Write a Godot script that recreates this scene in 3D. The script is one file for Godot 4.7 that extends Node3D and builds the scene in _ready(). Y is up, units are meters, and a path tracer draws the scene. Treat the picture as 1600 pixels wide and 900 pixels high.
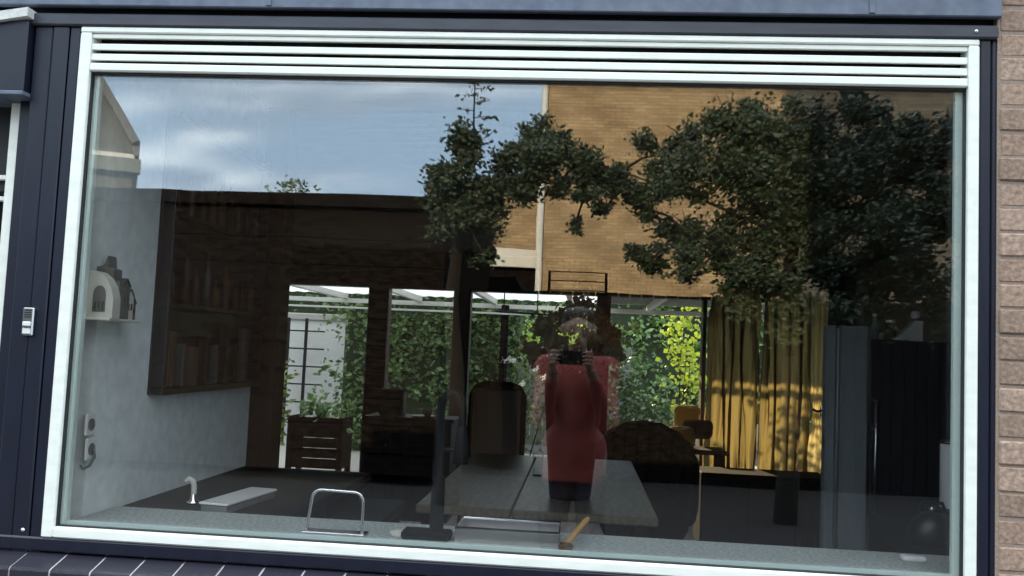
extends Node3D

var used := {}
var group_id := 1
var mats := {}
var rng := RandomNumberGenerator.new()

# ---------------------------------------------------------------- naming
func numbered(called: String) -> String:
	if not used.has(called):
		used[called] = 0
		return called
	used[called] += 1
	return "%s_%03d" % [called, used[called]]

func tag(o: Node, label: String, category: String, grp := "") -> void:
	o.set_meta("label", label)
	o.set_meta("category", category)
	if grp != "":
		o.set_meta("group", grp)

func thing(called: String, label: String, category: String, at := Vector3.ZERO, turn := 0.0, grp := "") -> Node3D:
	var o := Node3D.new()
	o.name = numbered(called)
	add_child(o)
	o.position = at
	o.rotation.y = turn
	tag(o, label, category, grp)
	return o

func setting(called: String, mat: Material, st: SurfaceTool) -> MeshInstance3D:
	var m := obj(called, st, mat, self)
	m.set_meta("kind", "structure")
	return m

func obj(called: String, st: SurfaceTool, mat: Material, parent: Node) -> MeshInstance3D:
	var m := MeshInstance3D.new()
	m.name = numbered(called) if parent == self else called
	st.generate_normals()
	m.mesh = st.commit()
	m.material_override = mat
	parent.add_child(m, true)
	return m

func put(called: String, mesh: Mesh, mat: Material, parent: Node, at: Vector3) -> MeshInstance3D:
	var m := MeshInstance3D.new()
	m.name = called
	m.mesh = mesh
	m.material_override = mat
	m.position = at
	parent.add_child(m, true)
	return m

func dup(src: Node3D, at: Vector3, turn: float, label: String, category: String, grp := "") -> Node3D:
	var r: Node3D = src.duplicate()
	r.name = numbered(String(src.name))
	add_child(r)
	r.position = at
	r.rotation.y = turn
	tag(r, label, category, grp)
	return r

# ---------------------------------------------------------------- mesh helpers
func begin() -> SurfaceTool:
	var st := SurfaceTool.new()
	st.begin(Mesh.PRIMITIVE_TRIANGLES)
	return st

func tri(st: SurfaceTool, a: Vector3, b: Vector3, c: Vector3, out: Vector3) -> void:
	# front faces run clockwise
	if (b - a).cross(c - a).dot(out) > 0.0:
		var t := b
		b = c
		c = t
	st.add_vertex(a)
	st.add_vertex(b)
	st.add_vertex(c)

func quad(st: SurfaceTool, a: Vector3, b: Vector3, c: Vector3, d: Vector3, out: Vector3) -> void:
	tri(st, a, b, c, out)
	tri(st, a, c, d, out)

func box(st: SurfaceTool, c: Vector3, s: Vector3, bev := 0.0, bs := Basis.IDENTITY) -> void:
	st.set_smooth_group(-1)
	var h := s * 0.5
	if bev <= 0.0:
		for ax in 3:
			for sg: float in [-1.0, 1.0]:
				var n := Vector3.ZERO
				n[ax] = sg
				var u := Vector3.ZERO
				u[(ax + 1) % 3] = h[(ax + 1) % 3]
				var v := Vector3.ZERO
				v[(ax + 2) % 3] = h[(ax + 2) % 3]
				var m := n * h[ax]
				quad(st, c + bs * (m - u - v), c + bs * (m + u - v), c + bs * (m + u + v), c + bs * (m - u + v), bs * n)
		return
	var b := minf(bev, minf(h.x, minf(h.y, h.z)) * 0.9)
	var i := h - Vector3(b, b, b)
	for ax in 3:
		var a1 := (ax + 1) % 3
		var a2 := (ax + 2) % 3
		for sg: float in [-1.0, 1.0]:
			var n := Vector3.ZERO
			n[ax] = sg
			var m := n * h[ax]
			var u := Vector3.ZERO
			u[a1] = i[a1]
			var v := Vector3.ZERO
			v[a2] = i[a2]
			quad(st, c + bs * (m - u - v), c + bs * (m + u - v), c + bs * (m + u + v), c + bs * (m - u + v), bs * n)
			for sg2 in [-1.0, 1.0]:
				# edge between +-ax and +-a1, running along a2
				var p := Vector3.ZERO
				p[ax] = sg * h[ax]
				p[a1] = sg2 * i[a1]
				var q := Vector3.ZERO
				q[ax] = sg * i[ax]
				q[a1] = sg2 * h[a1]
				var nn := Vector3.ZERO
				nn[ax] = sg
				nn[a1] = sg2
				quad(st, c + bs * (p - v), c + bs * (p + v), c + bs * (q + v), c + bs * (q - v), bs * nn)
	for sx: float in [-1.0, 1.0]:
		for sy in [-1.0, 1.0]:
			for sz: float in [-1.0, 1.0]:
				tri(st, c + bs * Vector3(sx * h.x, sy * i.y, sz * i.z), c + bs * Vector3(sx * i.x, sy * h.y, sz * i.z), c + bs * Vector3(sx * i.x, sy * i.y, sz * h.z), bs * Vector3(sx, sy, sz))

func span(st: SurfaceTool, lo: Vector3, hi: Vector3, bev := 0.0) -> void:
	box(st, (lo + hi) * 0.5, hi - lo, bev)

func next_smooth(st: SurfaceTool) -> void:
	group_id += 1
	st.set_smooth_group(group_id)

func tube(st: SurfaceTool, pts: Array, radii: Array, seg := 8) -> void:
	next_smooth(st)
	var rings := []
	var side := Vector3.ZERO
	for k in pts.size():
		var p: Vector3 = pts[k]
		var d: Vector3 = (pts[mini(k + 1, pts.size() - 1)] - pts[maxi(k - 1, 0)]).normalized()
		if side == Vector3.ZERO:
			side = d.cross(Vector3.UP if absf(d.y) < 0.9 else Vector3.RIGHT).normalized()
		else:
			side = (side - d * side.dot(d)).normalized()
		var up := d.cross(side)
		var ring := []
		var r: float = radii[mini(k, radii.size() - 1)]
		for j in seg:
			var a := TAU * j / seg
			ring.append(p + (side * cos(a) + up * sin(a)) * r)
		rings.append(ring)
	for k in pts.size() - 1:
		for j in seg:
			var a: Vector3 = rings[k][j]
			var b: Vector3 = rings[k][(j + 1) % seg]
			var c: Vector3 = rings[k + 1][(j + 1) % seg]
			var d: Vector3 = rings[k + 1][j]
			quad(st, a, b, c, d, (a + b + c + d) * 0.25 - (pts[k] + pts[k + 1]) * 0.5)
	next_smooth(st)
	for e in [0, pts.size() - 1]:
		var out: Vector3 = pts[0] - pts[1] if e == 0 else pts[e] - pts[e - 1]
		for j in seg:
			tri(st, pts[e], rings[e][j], rings[e][(j + 1) % seg], out)

func lathe(st: SurfaceTool, at: Vector3, profile: Array, seg := 20) -> void:
	# profile: [radius, height] pairs from the bottom up
	next_smooth(st)
	for k in profile.size() - 1:
		var r0: float = profile[k][0]
		var y0: float = profile[k][1]
		var r1: float = profile[k + 1][0]
		var y1: float = profile[k + 1][1]
		for j in seg:
			var a0 := TAU * j / seg
			var a1 := TAU * (j + 1) / seg
			var d0 := Vector3(cos(a0), 0, sin(a0))
			var d1 := Vector3(cos(a1), 0, sin(a1))
			var n := (d0 + d1) * (y1 - y0) + Vector3(0, (r0 - r1) * 2.0, 0)
			if r0 < 0.0001:
				tri(st, at + Vector3(0, y0, 0), at + d0 * r1 + Vector3(0, y1, 0), at + d1 * r1 + Vector3(0, y1, 0), n)
			elif r1 < 0.0001:
				tri(st, at + d0 * r0 + Vector3(0, y0, 0), at + d1 * r0 + Vector3(0, y0, 0), at + Vector3(0, y1, 0), n)
			else:
				quad(st, at + d0 * r0 + Vector3(0, y0, 0), at + d1 * r0 + Vector3(0, y0, 0), at + d1 * r1 + Vector3(0, y1, 0), at + d0 * r1 + Vector3(0, y1, 0), n)

func prism(st: SurfaceTool, poly: PackedVector2Array, bs: Basis, at: Vector3, depth: float) -> void:
	# poly in bs.x / bs.y, thickness along bs.z
	st.set_smooth_group(-1)
	var idx := Geometry2D.triangulate_polygon(poly)
	var z0 := bs.z * (-depth * 0.5)
	var z1 := bs.z * (depth * 0.5)
	for k in range(0, idx.size(), 3):
		var p := []
		for m in 3:
			var q := poly[idx[k + m]]
			p.append(at + bs.x * q.x + bs.y * q.y)
		tri(st, p[0] + z1, p[1] + z1, p[2] + z1, bs.z)
		tri(st, p[0] + z0, p[1] + z0, p[2] + z0, -bs.z)
	var ccw := not Geometry2D.is_polygon_clockwise(poly)
	for k in poly.size():
		var a := poly[k]
		var b := poly[(k + 1) % poly.size()]
		var e := b - a
		var n2 := Vector2(e.y, -e.x) if ccw else Vector2(-e.y, e.x)
		var a3 := at + bs.x * a.x + bs.y * a.y
		var b3 := at + bs.x * b.x + bs.y * b.y
		quad(st, a3 + z0, b3 + z0, b3 + z1, a3 + z1, bs.x * n2.x + bs.y * n2.y)

# ---------------------------------------------------------------- materials
func noise_tex(freq: float, c0: Color, c1: Color, seed_: int, octaves := 4, size := 256, kind := FastNoiseLite.TYPE_SIMPLEX_SMOOTH) -> NoiseTexture2D:
	var n := FastNoiseLite.new()
	n.seed = seed_
	n.noise_type = kind
	n.frequency = freq
	n.fractal_octaves = octaves
	var t := NoiseTexture2D.new()
	t.width = size
	t.height = size
	t.seamless = true
	t.noise = n
	var g := Gradient.new()
	g.set_color(0, c0)
	g.set_color(1, c1)
	t.color_ramp = g
	return t

func lin(r: float, g: float, b: float) -> Color:
	return Color(r, g, b).linear_to_srgb()

func mat(called: String, c: Color, rough := 0.6, metal := 0.0) -> StandardMaterial3D:
	if mats.has(called):
		return mats[called]
	var m := StandardMaterial3D.new()
	m.resource_name = called
	m.albedo_color = c
	m.roughness = rough
	m.metallic = metal
	mats[called] = m
	return m

func grain(m: StandardMaterial3D, tex: Texture2D, scale: Vector3, height: Texture2D = null, h := 0.0) -> StandardMaterial3D:
	m.albedo_texture = tex
	m.uv1_triplanar = true
	m.uv1_world_triplanar = true
	m.uv1_scale = scale
	if height:
		m.heightmap_enabled = true
		m.heightmap_texture = height
		m.heightmap_scale = h
	return m

func brick_image(mortar: Color, a: Color, b: Color, seed_: int) -> ImageTexture:
	# running bond seen from far: 8 bricks by 16 courses, colour only
	var im := Image.create(512, 512, false, Image.FORMAT_RGB8)
	var r := RandomNumberGenerator.new()
	r.seed = seed_
	var fn := FastNoiseLite.new()
	fn.seed = seed_
	fn.frequency = 0.09
	im.fill(mortar)
	for row in 16:
		for col in 8:
			var base := a.lerp(b, r.randf())
			var x0 := col * 64 + (32 if row % 2 else 0)
			for y in range(row * 32 + 3, row * 32 + 29):
				for x in range(x0 + 2, x0 + 62):
					var f := 1.0 + 0.16 * fn.get_noise_2d(x, y)
					im.set_pixel(x % 512, y, Color(base.r * f, base.g * f, base.b * f))
	return ImageTexture.create_from_image(im)

# ---------------------------------------------------------------- foliage
func leaf_mesh(l: float, w: float) -> ArrayMesh:
	var st := begin()
	st.set_smooth_group(-1)
	var b := Vector3(0, 0, 0)
	var t := Vector3(0, l, 0.12 * l)
	var s1 := Vector3(-w * 0.5, l * 0.45, 0.18 * w)
	var s2 := Vector3(w * 0.5, l * 0.45, 0.18 * w)
	tri(st, b, s1, t, Vector3(0, 0, 1))
	tri(st, b, t, s2, Vector3(0, 0, 1))
	st.generate_normals()
	return st.commit()

func leaf_mat(called: String, backlight: Color, rough := 0.5) -> StandardMaterial3D:
	var m := mat(called, Color.WHITE, rough)
	m.vertex_color_use_as_albedo = true
	m.cull_mode = BaseMaterial3D.CULL_DISABLED
	if backlight != Color.BLACK:
		m.backlight_enabled = true
		m.backlight = backlight
	return m

func foliage(called: String, parent: Node, clumps: Array, mesh: Mesh, m: Material, c0: Color, c1: Color, seed_: int, boxy := false) -> MultiMeshInstance3D:
	# clumps: [centre, radius vector, count]; colours are linear
	var r := RandomNumberGenerator.new()
	r.seed = seed_
	var total := 0
	for c in clumps:
		total += int(c[2])
	var mm := MultiMesh.new()
	mm.transform_format = MultiMesh.TRANSFORM_3D
	mm.use_colors = true
	mm.mesh = mesh
	mm.instance_count = total
	var n := 0
	for c in clumps:
		var cc: Vector3 = c[0]
		var cr: Vector3 = c[1]
		var tone := r.randf_range(0.0, 0.5)
		for k in int(c[2]):
			var d := Vector3.ZERO
			if boxy:
				d = Vector3(r.randf_range(-1, 1), r.randf_range(-1, 1), r.randf_range(-1, 1))
			else:
				d = Vector3(r.randfn(), r.randfn(), r.randfn()).normalized() * pow(r.randf(), 0.5) * (1.0 if r.randf() < 0.62 else r.randf_range(1.0, 2.1))
			var bs := Basis.from_euler(Vector3(r.randf_range(-0.9, 0.9), r.randf() * TAU, r.randf_range(0.6, 2.5)))
			bs = bs.scaled(Vector3.ONE * lerpf(0.5, 1.5, r.randf() * r.randf() * 0.6 + r.randf() * 0.4))
			mm.set_instance_transform(n, Transform3D(bs, cc + cr * d))
			mm.set_instance_color(n, c0.lerp(c1, clampf(tone + pow(r.randf(), 2.0) * 0.7, 0, 1)))
			n += 1
	var o := MultiMeshInstance3D.new()
	o.name = numbered(called) if parent == self else called
	o.multimesh = mm
	o.material_override = m
	o.set_meta("kind", "stuff")
	parent.add_child(o, true)
	return o

# ---------------------------------------------------------------- bodies (surface nets over tapered capsules)
func nets(st: SurfaceTool, bones: Array, cell: float, soft: float, cut_lo := -1e9, cut_hi := 1e9) -> void:
	var lo := Vector3(1e9, 1e9, 1e9)
	var hi := -lo
	for b in bones:
		for e in 2:
			var r: float = b[2 + e] + soft * 3.0 + cell * 2
			lo = lo.min(b[e] - Vector3(r, r, r))
			hi = hi.max(b[e] + Vector3(r, r, r))
	var nx := int((hi.x - lo.x) / cell) + 2
	var ny := int((hi.y - lo.y) / cell) + 2
	var nz := int((hi.z - lo.z) / cell) + 2
	var acc := PackedFloat32Array()
	acc.resize(nx * ny * nz)
	for b in bones:
		var a: Vector3 = b[0]
		var ab: Vector3 = b[1] - a
		var l2 := maxf(ab.length_squared(), 1e-9)
		var rm := maxf(b[2], b[3]) + soft * 3.0 + cell
		var blo: Vector3 = (a.min(b[1]) - Vector3(rm, rm, rm) - lo) / cell
		var bhi: Vector3 = (a.max(b[1]) + Vector3(rm, rm, rm) - lo) / cell
		for i in range(maxi(0, int(blo.x)), mini(nx, int(bhi.x) + 2)):
			for j in range(maxi(0, int(blo.y)), mini(ny, int(bhi.y) + 2)):
				var y := lo.y + j * cell
				if y < cut_lo or y > cut_hi:
					continue
				for k in range(maxi(0, int(blo.z)), mini(nz, int(bhi.z) + 2)):
					var p := Vector3(lo.x + i * cell, y, lo.z + k * cell)
					var t := clampf((p - a).dot(ab) / l2, 0.0, 1.0)
					var d: float = p.distance_to(a + ab * t) - lerpf(b[2], b[3], t)
					if d < soft * 4.0:
						acc[(i * ny + j) * nz + k] += exp(minf(-d / soft, 30.0))
	var vid := {}
	var verts := []
	next_smooth(st)
	var offs := [0, nz * ny, nz, nz * ny + nz, 1, nz * ny + 1, nz + 1, nz * ny + nz + 1]
	var edges := [[0, 1], [2, 3], [4, 5], [6, 7], [0, 2], [1, 3], [4, 6], [5, 7], [0, 4], [1, 5], [2, 6], [3, 7]]
	for i in nx - 1:
		for j in ny - 1:
			for k in nz - 1:
				var base := (i * ny + j) * nz + k
				var inside := 0
				for o in offs:
					if acc[base + o] > 1.0:
						inside += 1
				if inside == 0 or inside == 8:
					continue
				var sum := Vector3.ZERO
				var n := 0
				for e in edges:
					var f0 := acc[base + offs[e[0]]]
					var f1 := acc[base + offs[e[1]]]
					if (f0 > 1.0) == (f1 > 1.0):
						continue
					var g0 := clampf(log(maxf(f0, 1e-3)), -7, 7)
					var g1 := clampf(log(maxf(f1, 1e-3)), -7, 7)
					var t := g0 / (g0 - g1)
					var p0 := Vector3(e[0] & 1, (e[0] >> 1) & 1, (e[0] >> 2) & 1)
					var p1 := Vector3(e[1] & 1, (e[1] >> 1) & 1, (e[1] >> 2) & 1)
					sum += p0.lerp(p1, t)
					n += 1
				vid[base] = verts.size()
				verts.append(lo + (Vector3(i, j, k) + sum / n) * cell)
	var steps := [ny * nz, nz, 1]
	for i in range(1, nx - 1):
		for j in range(1, ny - 1):
			for k in range(1, nz - 1):
				var base := (i * ny + j) * nz + k
				var s0 := acc[base] > 1.0
				for ax in 3:
					if s0 == (acc[base + steps[ax]] > 1.0):
						continue
					var u: int = steps[(ax + 1) % 3]
					var v: int = steps[(ax + 2) % 3]
					if not (vid.has(base) and vid.has(base - u) and vid.has(base - v) and vid.has(base - u - v)):
						continue
					var out := Vector3.ZERO
					out[ax] = 1.0 if s0 else -1.0
					quad(st, verts[vid[base]], verts[vid[base - u]], verts[vid[base - u - v]], verts[vid[base - v]], out)

# ================================================================ the scene
func _ready() -> void:
	rng.seed = 7
	camera_and_light()
	make_materials()
	street_front()
	big_window()
	front_door()
	interior_shell()
	rear_front()
	kitchen()
	living_room()
	garden()
	across_the_street()
	street_trees()
	photographer()

func camera_and_light() -> void:
	var cam := Camera3D.new()
	cam.name = "camera"
	cam.position = Vector3(0.2085, 1.4713, 2.2659)
	cam.rotation_degrees = Vector3(4.138, 4.680, 2.501)
	cam.fov = rad_to_deg(2.0 * atan(450.0 / 1400.0))
	cam.near = 0.02
	cam.far = 400.0
	add_child(cam)
	cam.current = true
	var env := Environment.new()
	env.background_mode = Environment.BG_SKY
	env.tonemap_mode = Environment.TONE_MAPPER_LINEAR
	env.tonemap_exposure = 2.8
	env.sdfgi_enabled = true
	env.ssao_enabled = true
	env.ssil_enabled = true
	var sky := Sky.new()
	var pm := PanoramaSkyMaterial.new()
	pm.panorama = sky_image()
	sky.sky_material = pm
	env.sky = sky
	env.background_energy_multiplier = 1.2
	var we := WorldEnvironment.new()
	we.name = "environment"
	we.environment = env
	add_child(we)
	var sun := DirectionalLight3D.new()
	sun.name = "sun"
	sun.light_energy = 1.1
	sun.light_color = Color(1.0, 0.9, 0.71)
	sun.light_angular_distance = 0.6
	sun.shadow_enabled = true
	sun.basis = Basis.looking_at(Vector3(0.176, -0.268, 1.0).normalized())
	add_child(sun)

var sky_shift := Vector2(-8.1, 2.4)

func sky_image() -> ImageTexture:
	var w := 1024
	var h := 512
	var im := Image.create(w, h, false, Image.FORMAT_RGBF)
	var n := FastNoiseLite.new()
	n.seed = 11
	n.noise_type = FastNoiseLite.TYPE_SIMPLEX_SMOOTH
	n.frequency = 1.0
	n.fractal_octaves = 5
	n.fractal_gain = 0.5
	for y in h:
		var el := (0.5 - (y + 0.5) / h) * PI
		for x in w:
			var az := TAU * (x + 0.5) / w
			var d := Vector3(-sin(az) * cos(el), sin(el), cos(az) * cos(el))
			var c := Color(0.38, 0.53, 0.68)
			if el > -0.05:
				# clouds lie in flat sheets: look them up on a plane overhead
				var s := 1.0 / (maxf(d.y, 0.0) + 0.22)
				var q := Vector3(d.x * s * 0.8 + sky_shift.x, d.z * s * 1.1 + sky_shift.y, 0.3)
				var big := n.get_noise_3d(q.x, q.y * 1.6, q.z)
				var fine := n.get_noise_3d(q.x * 3.0 + 9.0, q.y * 5.0, 4.0)
				var cover := smoothstep(-0.45, 0.5, big + 0.4 * fine)
				var shade := smoothstep(-0.3, 0.5, n.get_noise_3d(q.x * 1.3 + 20.0, q.y * 2.0, 7.0) + 0.35 * fine)
				var cloud := Color(0.36, 0.46, 0.56).lerp(Color(1.0, 1.12, 1.16), shade * shade)
				c = c.lerp(cloud, cover * 0.85)
				# a veiled sky grows brighter towards the zenith
				var up := smoothstep(0.25, 0.95, d.y)
				c = c.lerp(Color(1.5, 1.62, 1.7), up * 0.75)
			im.set_pixel(x, y, c)
	return ImageTexture.create_from_image(im)

func make_materials() -> void:
	var speck := noise_tex(0.08, Color(0.86, 0.86, 0.86), Color(1, 1, 1), 3)
	var fine := noise_tex(0.05, Color(0.3, 0.3, 0.3), Color(0.75, 0.75, 0.75), 5, 5)
	grain(mat("navy_paint", lin(0.007, 0.009, 0.023), 0.4), noise_tex(0.03, Color(0.82, 0.82, 0.85), Color(1, 1, 1), 8, 5), Vector3(2.5, 0.6, 2.5), fine, 0.06)
	grain(mat("fascia_paint", lin(0.045, 0.05, 0.066), 0.45), noise_tex(0.03, Color(0.8, 0.8, 0.82), Color(1, 1, 1), 10, 5), Vector3(0.8, 3, 2))
	grain(mat("zinc", lin(0.15, 0.175, 0.225), 0.5, 0.1), noise_tex(0.03, Color(0.75, 0.77, 0.82), Color(1, 1, 1), 9, 5), Vector3(2, 2, 2))
	grain(mat("white_frame", lin(0.88, 0.88, 0.83), 0.35), noise_tex(0.04, Color(0.93, 0.94, 0.92), Color(1, 1, 1), 12, 5), Vector3(0.7, 2.5, 2.5))
	mat("gasket", lin(0.012, 0.014, 0.014), 0.6)
	mat("spacer", lin(0.5, 0.6, 0.56), 0.4, 0.2)
	grain(mat("mortar", lin(0.33, 0.25, 0.2), 0.95), speck, Vector3(6, 6, 6), fine, 0.3)
	for k in 4:
		var tones := [[0.45, 0.32, 0.24], [0.36, 0.26, 0.195], [0.5, 0.365, 0.28], [0.42, 0.295, 0.22]]
		var t: Array = tones[k]
		grain(mat("brick_%d" % k, lin(t[0], t[1], t[2]), 0.9), noise_tex(0.06, Color(0.72, 0.68, 0.66), Color(1, 1, 1), 30 + k, 5), Vector3(4, 4, 4), fine, 0.35)
	grain(mat("pink_brickwork", Color.WHITE, 0.9), brick_image(lin(0.3, 0.25, 0.21), lin(0.42, 0.29, 0.24), lin(0.36, 0.25, 0.21), 2), Vector3(1.0 / 1.76, 1.0, 1.0 / 1.76))
	grain(mat("orange_brickwork", Color.WHITE, 0.9), brick_image(lin(0.25, 0.2, 0.13), lin(0.47, 0.34, 0.19), lin(0.33, 0.235, 0.13), 3), Vector3(1.0 / 1.76, 1.0, 1.0 / 1.76))
	var ob: StandardMaterial3D = mats["orange_brickwork"]
	ob.detail_enabled = true
	ob.detail_blend_mode = BaseMaterial3D.BLEND_MODE_MUL
	ob.detail_uv_layer = BaseMaterial3D.DETAIL_UV_2
	ob.detail_albedo = noise_tex(0.02, Color(0.78, 0.76, 0.74), Color(1, 1, 1), 51, 5)
	ob.uv2_triplanar = true
	ob.uv2_world_triplanar = true
	ob.uv2_scale = Vector3(0.22, 0.4, 0.22)
	grain(mat("dark_tile", lin(0.026, 0.024, 0.036), 0.3), speck, Vector3(8, 8, 8), fine, 0.1)
	grain(mat("white_mortar", lin(0.6, 0.58, 0.58), 0.9), speck, Vector3(9, 9, 9))
	mat("black_glass", lin(0.01, 0.01, 0.012), 0.08)
	mat("steel", lin(0.6, 0.6, 0.6), 0.28, 1.0)
	mat("chrome", lin(0.75, 0.76, 0.78), 0.14, 1.0)
	mat("black_plastic", lin(0.009, 0.01, 0.011), 0.55)
	mats["black_plastic"].metallic_specular = 0.25
	mat("white_plastic", lin(0.7, 0.7, 0.68), 0.4)
	# interior
	grain(mat("wall_paint", lin(0.82, 0.88, 0.86), 0.85), noise_tex(0.04, Color(0.9, 0.9, 0.9), Color(1, 1, 1), 14, 5), Vector3(1.5, 1.5, 1.5), fine, 0.12)
	var wood := noise_tex(0.02, Color(0.55, 0.5, 0.46), Color(1, 1, 1), 17, 5)
	grain(mat("brown_timber", lin(0.05, 0.024, 0.015), 0.6), wood, Vector3(6, 0.5, 6))
	grain(mat("dark_wood", lin(0.02, 0.012, 0.009), 0.75), wood, Vector3(4, 0.6, 4))
	grain(mat("dark_ceiling", lin(0.085, 0.065, 0.05), 0.85), wood, Vector3(0.5, 4, 4))
	grain(mat("floor_wood", lin(0.21, 0.135, 0.085), 0.5), wood, Vector3(4, 4, 0.5))
	grain(mat("sill_stone", lin(0.5, 0.55, 0.53), 0.6), noise_tex(0.09, Color(0.7, 0.7, 0.7), Color(1, 1, 1), 19, 5), Vector3(3, 3, 3))
	mats["dark_wood"].metallic_specular = 0.15
	mat("black_worktop", lin(0.013, 0.014, 0.015), 0.6)
	mats["black_worktop"].metallic_specular = 0.2
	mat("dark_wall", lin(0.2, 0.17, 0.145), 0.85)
	grain(mat("grey_panel", lin(0.16, 0.185, 0.195), 0.65), noise_tex(0.03, Color(0.88, 0.88, 0.88), Color(1, 1, 1), 23, 4), Vector3(2, 0.4, 2))
	mat("black_front", lin(0.014, 0.014, 0.018), 0.35)
	grain(mat("table_top", lin(0.4, 0.36, 0.27), 0.4), noise_tex(0.03, Color(0.8, 0.78, 0.75), Color(1, 1, 1), 25, 4), Vector3(3, 3, 0.6))
	var uph := mat("grey_upholstery", lin(0.6, 0.6, 0.65), 0.85)
	uph.rim_enabled = true
	uph.rim = 0.3
	mat("black_upholstery", lin(0.01, 0.009, 0.009), 0.8)
	mats["black_upholstery"].metallic_specular = 0.2
	var gu := mat("gold_upholstery", lin(0.4, 0.31, 0.13), 0.9)
	gu.backlight_enabled = true
	gu.backlight = lin(0.25, 0.2, 0.09)
	mat("brown_cushion", lin(0.09, 0.05, 0.03), 0.9)
	var cur := mat("gold_curtain", lin(0.25, 0.195, 0.085), 0.85)
	cur.backlight_enabled = true
	cur.backlight = lin(0.32, 0.25, 0.095)
	cur.cull_mode = BaseMaterial3D.CULL_DISABLED
	var tied := mat("cream_curtain", lin(0.75, 0.68, 0.42), 0.85)
	tied.backlight_enabled = true
	tied.backlight = lin(0.8, 0.68, 0.34)
	tied.cull_mode = BaseMaterial3D.CULL_DISABLED
	var ts := mat("translucent_sheet", lin(0.75, 0.75, 0.72), 0.6)
	ts.backlight_enabled = true
	ts.backlight = lin(1.0, 1.0, 0.98)
	ts.cull_mode = BaseMaterial3D.CULL_DISABLED
	mat("red_glaze", lin(0.03, 0.009, 0.008), 0.5)
	mat("ceramic", lin(0.58, 0.57, 0.5), 0.45)
	grain(mat("ceramic_grey", lin(0.26, 0.27, 0.25), 0.6), noise_tex(0.12, Color(0.45, 0.45, 0.45), Color(1, 1, 1), 27, 5), Vector3(14, 14, 14))
	mat("ceramic_dark", lin(0.06, 0.065, 0.06), 0.55)
	mat("handle_wood", lin(0.42, 0.24, 0.09), 0.55)
	# outside
	grain(mat("pale_paving", lin(0.42, 0.4, 0.36), 0.85), speck, Vector3(3, 3, 3))
	grain(mat("asphalt", lin(0.065, 0.064, 0.064), 0.95), noise_tex(0.2, Color(0.6, 0.6, 0.6), Color(1, 1, 1), 40, 4), Vector3(2, 2, 2))
	grain(mat("pavement", lin(0.2, 0.19, 0.18), 0.95), speck, Vector3(3, 3, 3))
	mats["asphalt"].metallic_specular = 0.15
	mats["pavement"].metallic_specular = 0.15
	grain(mat("white_render", lin(0.7, 0.7, 0.66), 0.85), speck, Vector3(2, 2, 2))
	grain(mat("black_boards", lin(0.016, 0.014, 0.014), 0.9), wood, Vector3(1, 3, 3))
	mats["black_boards"].metallic_specular = 0.12
	grain(mat("tan_render", lin(0.12, 0.125, 0.115), 0.9), speck, Vector3(2, 2, 2))
	grain(mat("grey_roof", lin(0.16, 0.17, 0.18), 0.7), speck, Vector3(3, 3, 3))
	grain(mat("dull_grey", lin(0.17, 0.19, 0.18), 0.7), speck, Vector3(3, 3, 3))
	grain(mat("bark", lin(0.022, 0.017, 0.012), 1.0), noise_tex(0.06, Color(0.4, 0.4, 0.4), Color(1, 1, 1), 42, 5), Vector3(6, 1.2, 6))
	grain(mat("hedge_core", lin(0.055, 0.1, 0.045), 1.0), noise_tex(0.15, Color(0.25, 0.25, 0.25), Color(1, 1, 1), 44, 4), Vector3(2, 2, 2))
	mat("skin", lin(0.2, 0.11, 0.075), 0.6)
	grain(mat("red_cotton", lin(0.24, 0.045, 0.036), 0.9), speck, Vector3(9, 9, 9))
	mat("dark_denim", lin(0.02, 0.024, 0.04), 0.9)
	mat("dark_hair", lin(0.02, 0.013, 0.009), 0.6)
	# the panes: clear float glass, and the coated inner face of insulating glass
	var g := mat("clear_glass", Color(0.97, 1.0, 0.99, 0.0), 0.0)
	g.transparency = BaseMaterial3D.TRANSPARENCY_ALPHA
	var wave := NoiseTexture2D.new()
	var wn := FastNoiseLite.new()
	wn.seed = 77
	wn.frequency = 0.012
	wn.fractal_octaves = 2
	wave.width = 512
	wave.height = 512
	wave.seamless = true
	wave.noise = wn
	wave.as_normal_map = true
	wave.bump_strength = 4.0
	var im := Image.create(4, 4, false, Image.FORMAT_RGB8)
	im.fill(Color(1.0, 0.0, 1.0))
	var coat := ORMMaterial3D.new()
	coat.resource_name = "reflective_coating"
	coat.albedo_color = Color(0.97, 0.98, 1.0, 0.12)
	coat.orm_texture = ImageTexture.create_from_image(im)
	coat.transparency = BaseMaterial3D.TRANSPARENCY_ALPHA
	mats["coating"] = coat
	var wavy: StandardMaterial3D = g.duplicate()
	wavy.resource_name = "wavy_glass"
	mats["wavy_glass"] = wavy
	for m: BaseMaterial3D in [wavy, coat]:
		m.normal_enabled = true
		m.normal_texture = wave
		m.normal_scale = 0.006
		m.uv1_triplanar = true
		m.uv1_world_triplanar = true
		m.uv1_scale = Vector3(0.5, 0.5, 0.5)

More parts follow.
